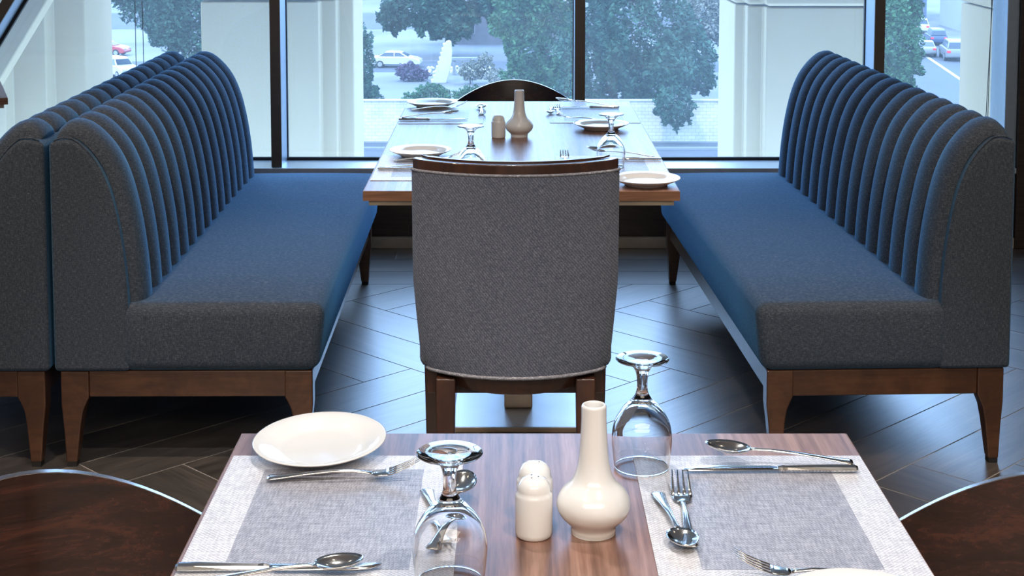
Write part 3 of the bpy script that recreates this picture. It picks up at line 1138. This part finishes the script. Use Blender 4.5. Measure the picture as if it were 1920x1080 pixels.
# front table, plate side
cutlery('fork', (-0.300, 1.842, Z), 1.5, 2.6, 'fork lying across the placemat just below the whole side plate')
cutlery('fork', (-0.103, 1.806, Z), -79, 0.5, 'fork under the closest goblet, handle end pointing to the window', 0.92)
cutlery('spoon', (-0.088, 1.632, Z + 0.004), 80, 3, 'spoon behind the closest goblet stem, bowl towards the window')
cutlery('knife', (-0.358, 1.588, Z), 0.5, 0.0, 'knife lying flat along the bottom frame edge of the front table')
cutlery('spoon', (-0.318, 1.535, Z + 0.010), 14, 0.5, 'spoon crossing the knife at the bottom frame edge', 0.9)
# front table, knife and spoon side
cutlery('knife', (0.431, 1.872, Z), 180, 0.0, 'knife lying under the spoon on the front table by the single-bench side')
cutlery('spoon', (0.427, 1.884, Z + 0.004), 175.5, 4.0, 'spoon lying over the knife with its bowl raised, front table', 1.0)
cutlery('fork', (0.196, 1.640, Z), 87.5, 0.0, 'fork with tines towards the window beside the white bud vase', 1.0)
cutlery('spoon', (0.174, 1.795, Z), -84, 0.5, 'spoon beside the front table fork, bowl resting over its handle', 0.92)
cutlery('fork', (0.420, 1.556, Z), 176, 3.4, 'fork at the bottom frame edge behind the cut-off side plate')
# far table
cutlery('fork', (-0.318, 4.108, TZ + .002), 1.0, 3.4, 'fork below the side plate closest to the upholstered chair on the far table')
cutlery('knife', (-0.350, 3.985, MZ), -2, 0, 'knife half hidden by the upholstered chair on the far table')
cutlery('spoon', (-0.346, 4.000, MZ), -1.0, 0.5, 'spoon alongside the half hidden knife on the far table')
cutlery('fork', (-0.335, 5.085, MZ), 2, 4.0, 'fork below the side plate at the window end of the far table')
cutlery('knife', (-0.360, 4.868, MZ), 1.0, 0, 'knife on the window-end placemat of the far table, paired-bench side')
cutlery('spoon', (-0.350, 4.872, MZ + 0.006), 0.5, 4.5, 'spoon lying over the knife with bowl raised, paired-bench side of the far table')
cutlery('spoon', (-0.098, 4.985, TZ), 92, 1.0, 'spoon standing apart near the centre line, bowl towards the window chair')
cutlery('fork', (-0.108, 5.135, TZ + .001), -86, 0.5, 'fork next to the lone spoon near the window end of the far table', 0.95)
cutlery('knife', (0.360, 5.150, MZ), 180, 0.0, 'knife at the window end of the far table, single-bench side')
cutlery('spoon', (0.330, 5.160, MZ + .004), 178, 5.5, 'spoon with raised bowl crossing the knife at the window end')
cutlery('fork', (0.152, 4.980, MZ), 91, 0.0, 'fork with tines to the window on the window-end placemat', 1.0)
cutlery('spoon', (0.132, 5.145, MZ), -93, 0.5, 'small spoon beside the window-end fork, bowl towards the camera', 0.85)
cutlery('fork', (0.315, 4.800, MZ), 165, 5.0, 'fork tucked behind the side plate near the goblet on the far table')
cutlery('fork', (0.142, 3.985, MZ), 90, 3.0, 'fork with tines showing above the top rail of the upholstered chair')
cutlery('knife', (0.403, 4.130, MZ), 179, 0.0, 'knife behind the goblet pointing across the far table, single-bench side')
cutlery('spoon', (0.385, 4.140, MZ + .004), 177, 6.0, 'spoon with raised bowl resting over the knife behind the goblet')

# made-up round stand-in on the third table for an unidentified dark shape
round_stand_in = obj('round_stand_in', lathe([(0, 0)] + spline([(0.03, 0.0), (0.042, 0.02), (0.045, 0.04), (0.035, 0.065), (0.028, 0.075)], 4) + [(0.024, 0.075), (0.03, 0.06), (0.0, 0.02)], 32), M['round_stand_in'], smooth=True)
tag(round_stand_in, 'dark round stand-in for an unidentified shape on the third table, barely in the frame', 'round_stand_in')
round_stand_in.location = (-1.872, 5.462, TZ)

# ------------------------------------------------------------------ outside, far below the window
GZ = -14.0
M['sand'] = plain('pale_dusty_ground', (0.13, 0.135, 0.145), 0.95, nz=0.35, nscale=0.12)
M['asphalt'] = plain('asphalt', (0.055, 0.062, 0.075), 0.9, nz=0.15, nscale=0.4)
M['kerb'] = plain('kerb_concrete', (0.16, 0.17, 0.18), 0.9, nz=0.1)
M['fin'] = plain('white_painted_concrete', (0.42, 0.41, 0.38), 0.8, nz=0.06, nscale=2)
M['carwhite'] = plain('white_car_paint', (0.42, 0.42, 0.42), 0.35, coat=0.4)
M['carsilver'] = plain('silver_car_paint', (0.17, 0.18, 0.19), 0.35, coat=0.4)
M['cardark'] = plain('dark_blue_car_paint', (0.03, 0.05, 0.10), 0.35, coat=0.4)
M['carred'] = plain('red_car_paint', (0.35, 0.04, 0.05), 0.35, coat=0.4)
M['carglass'] = plain('tinted_car_glass', (0.035, 0.05, 0.07), 0.15)
M['tyre'] = plain('tyre_rubber', (0.02, 0.02, 0.022), 0.8)
M['hub'] = plain('alloy_wheel', (0.30, 0.31, 0.33), 0.4, 0.5)
M['taillamp'] = plain('red_tail_lamp', (0.6, 0.03, 0.05), 0.3)
M['bark'] = plain('tree_bark', (0.09, 0.07, 0.06), 0.9, nz=0.3, nscale=3)
M['mauve'] = plain('far_hut_render', (0.14, 0.13, 0.14), 0.9, nz=0.15, nscale=1)
M['roof'] = plain('far_flat_roof', (0.2, 0.2, 0.21), 0.9, nz=0.1)
M['housewall'] = plain('pale_house_wall', (0.28, 0.29, 0.30), 0.9, nz=0.06, nscale=0.5)
M['housedark'] = plain('blue_grey_house_wall', (0.10, 0.14, 0.22), 0.9, nz=0.1, nscale=0.5)

# block wall with fine block relief
m, nt, bs = newmat('white_block_wall')
v = coords(nt, (1, 1, 1), (R(90), 0, 0))
bk = nt.nodes.new('ShaderNodeTexBrick')
bk.inputs['Scale'].default_value = 1.0
bk.inputs['Brick Width'].default_value = 0.45
bk.inputs['Row Height'].default_value = 0.22
bk.inputs['Mortar Size'].default_value = 0.012
bk.inputs['Color1'].default_value = (0.46, 0.43, 0.36, 1)
bk.inputs['Color2'].default_value = (0.41, 0.39, 0.325, 1)
bk.inputs['Mortar'].default_value = (0.27, 0.26, 0.225, 1)
nt.links.new(v, bk.inputs['Vector'])
st = noise(nt, coords(nt), 0.5, 6, 0.7)
mxn = nt.nodes.new('ShaderNodeMix')
mxn.data_type = 'RGBA'
mxn.blend_type = 'MULTIPLY'
mxn.inputs[0].default_value = 1.0
nt.links.new(bk.outputs[0], mxn.inputs[6])
nt.links.new(ramp(nt, st, [(0.3, (0.75, 0.77, 0.8)), (0.55, (1, 1, 1))]), mxn.inputs[7])
nt.links.new(mxn.outputs[2], bs.inputs['Base Color'])
bs.inputs['Roughness'].default_value = 0.9
M['blockwall'] = m


def leafmat(name, a, b, c):
    m, nt, bs = newmat(name)
    f = noise(nt, coords(nt), 0.55, 5, 0.7)
    nt.links.new(ramp(nt, f, [(0.3, a), (0.5, b), (0.72, c)]), bs.inputs['Base Color'])
    bs.inputs['Roughness'].default_value = 0.7
    bs.inputs['Specular IOR Level'].default_value = 0.2
    return m


M['leaf_teal'] = leafmat('blue_green_leaves', (0.010, 0.030, 0.021), (0.022, 0.062, 0.040), (0.050, 0.115, 0.068))
M['leaf_green'] = leafmat('green_leaves', (0.014, 0.046, 0.020), (0.032, 0.095, 0.040), (0.072, 0.165, 0.062))
M['leaf_pale'] = leafmat('pale_dry_leaves', (0.09, 0.10, 0.08), (0.16, 0.17, 0.14), (0.26, 0.26, 0.22))
M['leaf_purple'] = leafmat('purple_leaves', (0.04, 0.03, 0.06), (0.08, 0.055, 0.10), (0.14, 0.10, 0.16))

grd = obj('ground', bx(-260, 260, 8.6, 420, GZ - 0.5, GZ), M['sand'])
tag(grd, 'pale dusty ground outside, a long way below the window', kind='structure')
rd = obj('road', bx(-120, 120, 74, 95.2, GZ, GZ + 0.02), M['asphalt'])
tag(rd, 'asphalt road running in front of the white block wall', kind='structure')
obj('kerb', bx(-120, 120, 92.6, 92.9, GZ + 0.02, GZ + 0.14), M['kerb'], rd)
rd2 = obj('road', prism([(24, 95.6), (40, 95.6), (55, 300), (36, 300)], 'z', GZ, GZ + 0.03), M['asphalt'])
tag(rd2, 'asphalt street with traffic running away from the building', kind='structure')
obj('lane_line', prism([(34.1, 100), (34.4, 100), (45.6, 200), (45.2, 200)], 'z', GZ + 0.03, GZ + 0.035), M['fin'], rd2)
rd3 = obj('road', bx(-110, 24, 133.5, 142, GZ, GZ + 0.02), M['asphalt'])
tag(rd3, 'strip of asphalt where the white saloon is parked', kind='structure')
rd4 = obj('road', bx(-110, 30, 176, 200, GZ, GZ + 0.02), M['asphalt'])
tag(rd4, 'distant asphalt strip beyond the trees', kind='structure')
gw = obj('garden_wall', bx(-60, 21, 95.87, 96.2, GZ, GZ + 2.53), M['blockwall'])
tag(gw, 'long low white block wall along the road, under the trees', 'wall')
obj('coping', bx(-60, 21, 95.8, 96.27, GZ + 2.53, GZ + 2.62), M['blockwall'], gw)

rng = random.Random(11)


def foliage_bm(blobs, n, size):
    """thousands of small leaf sprays filling a few overlapping ellipsoids"""
    vs, fs = [], []
    vol = [b[3] * b[4] * b[5] for b in blobs]
    tot = sum(x ** (2 / 3) for x in vol)
    for b, vv in zip(blobs, vol):
        for _ in range(int(2.0 * n * vv ** (2 / 3) / tot)):
            d = Vector((rng.gauss(0, 1), rng.gauss(0, 1), rng.gauss(0, 1))).normalized()
            lump = 0.80 + 0.17 * math.sin(d.x * 7.3 + b[0]) * math.sin(d.z * 6.1 + b[2] * 2) + 0.10 * math.sin(d.x * 15 + d.z * 13)
            rr = lump * (1 - 0.35 * rng.random() ** 2.2)
            c = Vector((b[0] + d.x * b[3] * rr, b[1] + d.y * b[4] * rr, b[2] + d.z * b[5] * rr))
            a = Vector((rng.gauss(0, 1), rng.gauss(0, 1), rng.gauss(0, 0.8))).normalized()
            e = a.cross(Vector((rng.gauss(0, 1), rng.gauss(0, 1), rng.gauss(0, 1)))).normalized()
            s = size * 0.58 * (0.5 + rng.random())
            i = len(vs)
            vs += [c - a * s, c + e * s * 0.45, c + a * s, c - e * s * 0.45]
            fs += [(i, i + 1, i + 2), (i, i + 2, i + 3)]
    me = bpy.data.meshes.new('foliage')
    me.from_pydata([tuple(v_) for v_ in vs], [], fs)
    return me


def tree(name, label, cat, mat, blobs, n, size, trunk=None, group=None):
    bx_, by_ = (trunk[0], trunk[1]) if trunk else (blobs[0][0], blobs[0][1])
    root = empty(name, (bx_, by_, GZ))
    tag(root, label, cat, group)
    blobs = [(b[0] - bx_, b[1] - by_, b[2] - GZ) + tuple(b[3:]) for b in blobs]
    fo = obj('foliage', foliage_bm(blobs, n, size), M[mat], root)
    fo['kind'] = 'stuff'
    # solid dark heart so that the crown is not see-through everywhere
    if trunk:
        h = trunk[2]
        bm = tube([(0, 0, 0), (0.1, 0, h * 0.5), (0.0, 0.1, h)], [0.32, 0.24, 0.12], seg=8)
        for b in blobs[:4]:
            tube([(0, 0, h * 0.45), ((b[0]) * 0.5, b[1] * 0.5, (h * 0.45 + b[2]) / 2), (b[0], b[1], b[2])], [0.14, 0.09, 0.04], bm, 6)
        obj('trunk', bm, M['bark'], root, smooth=True)
    else:
        obj('stem', tube([(0, 0, 0), (0.03, 0, blobs[0][2])], [0.06, 0.03], seg=6), M['bark'], root)
    return root


# x at depth y for an outdoor spot is measured from the camera axis
tree('tree', 'large blue-green tree overhanging the white block wall between mullion and pier', 'tree', 'leaf_teal',
     [(8.2, 100, -7.5, 4.4, 3.5, 5.0), (5.4, 101, -9.6, 3.0, 3.0, 3.9), (11.2, 100, -9.2, 2.3, 2.4, 2.6), (10.0, 96.0, -9.4, 1.7, 2.3, 1.6), (9.9, 94.0, -11.5, 1.5, 1.3, 1.6), (7.0, 101, -2.5, 4.6, 4, 4.5), (8.6, 99.6, -10.6, 2.2, 2.0, 2.3), (3.9, 100, -11.8, 1.8, 2.0, 1.6), (12.4, 101, -10.6, 1.2, 1.6, 1.3)], 26000, 0.26, trunk=(6.6, 101.5, 9))
tree('tree', 'bright green tree just beside the centre mullion, behind the wood chair', 'tree', 'leaf_green',
     [(2.35, 112, -9.3, 3.5, 3.2, 4.9), (0.65, 112, -7.0, 2.7, 2.6, 3.4), (1.3, 111.4, -12.0, 2.35, 2.2, 2.0), (3.65, 112, -3.9, 3.9, 3, 4.3), (3.85, 111, -12.0, 2.1, 2.0, 2.1)], 18000, 0.28, trunk=(2.35, 113, 8))
tree('tree', 'broad dark blue-green tree hanging over the parked white saloon', 'tree', 'leaf_teal',
     [(-9.0, 146, -8.5, 4.0, 3.4, 3.6), (-4.6, 147, -7.5, 4.6, 3.6, 5.0), (-11.2, 146, -10.2, 1.8, 2.0, 1.9), (-6.0, 146, -10.6, 3.0, 3.0, 2.3), (-1.0, 148, -7.0, 3.0, 3.0, 4.6), (-8.5, 148, -3.0, 5.4, 4.0, 4.5)], 22000, 0.36, trunk=(-6.2, 148, 7))
tree('tree', 'narrow dark tree squeezed against the edge of the first pier', 'tree', 'leaf_teal',
     [(-10.5, 108, -10.4, 1.0, 1.0, 3.0), (-10.4, 108, -12.8, 1.4, 1.2, 1.4)], 2500, 0.22, trunk=(-10.5, 108, 4))
tree('tree', 'hazy blue-green tree filling the gap behind the paired benches', 'tree', 'leaf_teal',
     [(-26.0, 128, -8.8, 4.2, 3.4, 4.6), (-22.2, 127, -10.6, 3.0, 2.8, 3.2), (-29.0, 129, -6.5, 3.5, 3.0, 4.0), (-31.5, 130, -5.6, 3.4, 2.6, 3.8), (-28.6, 128, -9.2, 2.2, 2.2, 2.6), (-24.5, 128, -4.0, 5.0, 3.6, 4.0), (-22.8, 126, -12.6, 2.6, 2.4, 1.6)], 24000, 0.32, trunk=(-25.5, 128.6, 8))
tree('tree', 'light green tree at the kerb of the street, past the last mullion', 'tree', 'leaf_green',
     [(25.6, 104, -9.0, 2.5, 2.8, 4.2), (26.4, 108, -6.0, 2.6, 2.6, 3.2), (25.0, 103, -12.0, 2.6, 2.2, 2.2), (26.6, 100, -12.9, 1.9, 1.6, 1.3)], 14000, 0.26, trunk=(25.4, 105, 7))
tree('tree', 'tall distant tree above the wall of the far huts', 'tree', 'leaf_teal',
     [(4.0, 186, -4.0, 8.0, 5.0, 8.0), (15.0, 188, -5.0, 6.5, 5.0, 7.0), (-2, 186, -6, 5, 4, 6)], 12000, 0.6, trunk=(6, 188, 9))
tree('tree', 'distant dark tree past the far end of the street', 'tree', 'leaf_teal',
     [(40.0, 205, -6.0, 4.5, 4.0, 6.5), (36.5, 190, -8.5, 3.6, 3.2, 4.5)], 6000, 0.5, trunk=(39, 203, 8))
tree('tree', 'pale whitish tree by the second pier edge', 'tree', 'leaf_pale',
     [(17.0, 135, -9.4, 2.6, 2.0, 3.0), (18.0, 135, -7.0, 2.0, 2.0, 2.4)], 5000, 0.26, trunk=(17.0, 136, 4))
SH = 'low shrubs growing outside behind the block wall'
tree('shrub', 'dark purple shrub on the ground between the saloon and the jagged fin', 'shrub', 'leaf_purple', [(-8.6, 127, -13.2, 1.25, 1.0, 0.9), (-7.6, 127.2, -13.5, 1.0, 0.9, 0.6)], 1500, 0.16, None, SH)
tree('shrub', 'pale dry shrub beside the white jagged fin', 'shrub', 'leaf_pale', [(-3.4, 125, -12.9, 1.2, 1.0, 1.0), (-2.2, 125.4, -12.5, 0.9, 0.8, 1.3), (-1.0, 124, -13.3, 1.4, 1.0, 0.8)], 2600, 0.15, None, SH)
tree('shrub', 'dark green scrub rising over the block wall below the fin', 'shrub', 'leaf_green', [(-5.2, 101, -11.9, 1.5, 1.0, 1.1), (-2.6, 101, -12.0, 1.8, 1.0, 1.05), (-6.6, 101.4, -12.4, 1.0, 0.9, 0.9)], 4200, 0.16, None, SH)
tree('shrub', 'blue-green bush low at the first pier edge behind the block wall', 'shrub', 'leaf_teal', [(-9.6, 100.5, -12.3, 0.75, 0.8, 1.5)], 1200, 0.16, None, SH)
tree('shrub', 'pale low scrub along the kerb near the single bench', 'shrub', 'leaf_pale', [(22.5, 91, -13.4, 1.8, 1.6, 0.8), (25.0, 92, -13.6, 1.8, 1.4, 0.6)], 2200, 0.16, None, SH)

# jagged white fin
pts = []
nst = 9
for k in range(nst):
    x = -1.75 + 1.10 * (k / nst) ** 0.85
    z = 3.35 * (k / nst)
    pts += [(x, z), (x - 0.06, z + 3.35 / nst * 0.72), (x + 0.13, z + 3.35 / nst * 0.80)]
pts += [(-0.52, 3.42), (-0.28, 3.5), (-0.12, 3.35)]
pts += [(-0.06, 2.6), (-0.10, 1.7), (-0.28, 0.8), (-0.55, 0.0)]
fin = obj('jagged_fin', prism(pts, 'y', -0.35, 0.35), M['fin'], bevel=0.04)
fin.location = (-4.85, 126.0, GZ)
fin.scale = (1.0, 1, 1)
tag(fin, 'white jagged stepped fin standing on the ground past the block wall', 'sculpture')
# little table-like stand by the fin
st_ = empty('stone_bench', (-4.05, 131.5, GZ))
tag(st_, 'small pale slab bench right behind the white fin', 'bench')
obj('slab', bx(-1.1, 1.1, -0.4, 0.4, 1.25, 1.5), M['kerb'], st_, bevel=0.03)
for sx in (-0.9, 0.9):
    obj('leg', bx(sx - 0.12, sx + 0.12, -0.3, 0.3, 0, 1.25), M['kerb'], st_)

# rubble strip: loose pale stones beside the parked car
bm = bmesh.new()
for k in range(160):
    x = rng.uniform(-7.6, -2.0) + rng.gauss(0, .4)
    y = rng.uniform(132.0, 136.5)
    s = rng.uniform(0.05, 0.2)
    bmesh.ops.create_icosphere(bm, subdivisions=1, radius=s, matrix=Matrix.Translation((x, y, GZ + s * 0.5)) @ Matrix.Rotation(rng.random() * 3, 4, 'Z'))
o = obj('rubble', bm, M['fin'])
tag(o, 'scatter of pale rubble on the ground behind the saloon', 'rubble', kind='stuff')


def make_car(name, label, paint, loc, heading, estate=False):
    """local: length along x (front +x), centred, wheels on z=0"""
    root = empty(name, loc, R(heading))
    tag(root, label, 'car')
    if estate:
        lower = [(-2.25, 0.35), (-2.28, 0.75), (-2.22, 1.05), (1.0, 1.08), (1.9, 0.98), (2.22, 0.78), (2.27, 0.4), (2.1, 0.28), (-2.1, 0.28)]
        cab = [(-2.20, 1.04), (-2.02, 1.55), (-1.7, 1.68), (0.1, 1.68), (0.45, 1.58), (1.1, 1.06)]
    else:
        lower = [(-2.25, 0.38), (-2.28, 0.72), (-2.20, 0.93), (-1.55, 1.0), (1.05, 0.99), (1.8, 0.88), (2.18, 0.70), (2.25, 0.42), (2.1, 0.26), (-2.1, 0.28)]
        cab = [(-1.72, 0.98), (-0.98, 1.36), (-0.5, 1.45), (0.15, 1.44), (0.5, 1.33), (1.15, 0.98)]
    bm = prism(lower, 'y', -0.88, 0.88)
    obj('body', bm, M[paint], root, bevel=0.10, segs=3)
    bm = prism(cab, 'y', -0.80, 0.80)
    cz = max(z for _, z in cab)
    for v in bm.verts:
        k = (v.co.z - 1.0) / (cz - 1.0)
        v.co.y *= 1 - 0.20 * max(0, k)
    obj('roof', bm, M[paint], root, bevel=0.06, segs=2)
    # side windows, windscreen and rear window as tinted inset panels
    zt, zb = cz - 0.10, 1.04 if not estate else 1.10

    def yat(z): return 0.80 * (1 - 0.20 * (z - 1.0) / (cz - 1.0)) + 0.012
    spans = [(-1.45, -0.98, -0.16, -0.16), (-0.08, -0.08, 0.34, 0.86)] if not estate else [(-2.02, -1.9, -1.05, -1.05), (-0.97, -0.97, -0.1, -0.1), (-0.02, -0.02, 0.42, 0.86)]
    for s_ in (-1, 1):
        for (a, b, c, d) in spans:
            bm = bmesh.new()
            P = [(a, zb), (b, zt), (c, zt), (d, zb)]
            A = [bm.verts.new((x, s_ * yat(z), z)) for x, z in P]
            B = [bm.verts.new((x, s_ * (yat(z) - 0.03), z)) for x, z in P]
            bm.faces.new(A)
            bm.faces.new(B)
            for i in range(4): bm.faces.new([A[i], A[(i + 1) % 4], B[(i + 1) % 4], B[i]])
            obj('window', bm, M['carglass'], root)
    for front in (1, 0):
        (xa, za), (xb, zb_) = (cab[-1], cab[-2]) if front else (cab[0], cab[1])
        nx = 0.02 if front else -0.02
        P = []
        for t in (0.12, 0.92):
            x, z = xa + (xb - xa) * t, za + (zb_ - za) * t
            P.append((x, z))
        bm = bmesh.new()
        vs = []
        for (x, z) in P:
            w = yat(z) - 0.1
            for yy in (-w, w):
                vs.append(bm.verts.new((x + nx, yy, z + 0.015)))
        vs2 = [bm.verts.new((v.co.x - nx * 3, v.co.y, v.co.z - 0.03)) for v in vs]
        bm.faces.new([vs[0], vs[1], vs[3], vs[2]])
        bm.faces.new([vs2[0], vs2[2], vs2[3], vs2[1]])
        for a, b in ((0, 1), (1, 3), (3, 2), (2, 0)):
            bm.faces.new([vs[a], vs[b], vs2[b], vs2[a]])
        obj('windscreen' if front else 'rear_window', bm, M['carglass'], root)
    for sx in (-1.38, 1.36):
        for s_ in (-1, 1):
            bm = bmesh.new()
            bmesh.ops.create_cone(bm, cap_ends=True, segments=24, radius1=0.33, radius2=0.33, depth=0.22, matrix=Matrix.Translation((sx, s_ * 0.80, 0.33)) @ Matrix.Rotation(PI / 2, 4, 'X'))
            w = obj('wheel', bm, M['tyre'], root, bevel=0.03)
            bm = bmesh.new()
            bmesh.ops.create_cone(bm, cap_ends=True, segments=20, radius1=0.21, radius2=0.21, depth=0.03, matrix=Matrix.Translation((sx, s_ * 0.915, 0.33)) @ Matrix.Rotation(PI / 2, 4, 'X'))
            obj('hub_cap', bm, M['hub'], w)
    for s_ in (-1, 1):
        obj('tail_lamp', bx(-2.30, -2.22, s_ * 0.66 - 0.16, s_ * 0.66 + 0.16, 0.70, 0.88), M['taillamp'], root, bevel=0.02)
        obj('headlamp', bx(2.10, 2.23, s_ * 0.62 - 0.18, s_ * 0.62 + 0.18, 0.60, 0.74), M['hub'], root, bevel=0.02)
    return root


make_car('saloon_car', 'white saloon car parked side-on under the dark tree', 'carwhite', (-10.3, 137.4, GZ + 0.02), -4)
make_car('estate_car', 'silver car driving away on the street, closest to the last pier', 'carsilver', (41.3, 144.0, GZ + 0.03), 82, True).scale = (1.15, 1.15, 1.15)
make_car('saloon_car', 'grey car with a red tail lamp driving away beside the kerb trees', 'carsilver', (39.6, 147.5, GZ + 0.03), 80)
make_car('estate_car', 'dark blue car between the two silver ones on the street', 'cardark', (43.6, 158.5, GZ + 0.03), 83, True)
make_car('estate_car', 'white van-like car farthest up the street', 'carwhite', (45.4, 172, GZ + 0.03), 83, True)
make_car('estate_car', 'white car half hidden by the pier beside the paired benches', 'carwhite', (-33.2, 130.0, GZ + 0.02), -50, True)
make_car('saloon_car', 'red car behind the white one in the gap by the paired benches', 'carred', (-38.9, 147.5, GZ + 0.02), -10)
make_car('saloon_car', 'white car glimpsed behind the tree near the second pier', 'carwhite', (17.8, 154.0, GZ + 0.02), 20)

# low huts behind the dark tree and houses at the end of the street
def hut(label, x0, x1, y0, y1, h, wallm, nwin):
    root = empty('house', ((x0 + x1) / 2, y0, GZ))
    tag(root, label, 'building')
    w = (x1 - x0) / 2
    obj('wall', bx(-w, w, 0, y1 - y0, 0, h), M[wallm], root)
    obj('roof', bx(-w - 0.3, w + 0.3, -0.3, y1 - y0 + 0.3, h, h + 0.35), M['roof'], root)
    rows = max(1, int(h // 3.2))
    for r_ in range(rows):
        for k in range(nwin):
            x = -w + (k + 0.5) * 2 * w / nwin
            z = 1.1 + r_ * 3.1
            f = obj('window', bx(x - 0.6, x + 0.6, -0.06, 0.02, z, z + 1.2), M['roof'], root)
            obj('pane', bx(x - 0.5, x + 0.5, -0.075, -0.055, z + 0.1, z + 1.1), M['carglass'], f)
    return root


hut('low mauve-grey hut with a flat roof behind the jagged fin', -6.0, 7.0, 158, 166, 4.2, 'mauve', 4)
hut('pale flat-roofed house beyond the trees by the second pier', 14, 34, 215, 226, 6.6, 'housewall', 5)
hut('pale two-storey house at the end of the street', 50.5, 62, 172, 182, 7.2, 'housewall', 4)
hut('tall blue-grey house beside the pale one up the street', 46.2, 50.0, 186, 198, 12.5, 'housedark', 2)
hut('long pale building far beyond the parked white saloon', -60, -16, 235, 248, 7.0, 'housewall', 9)
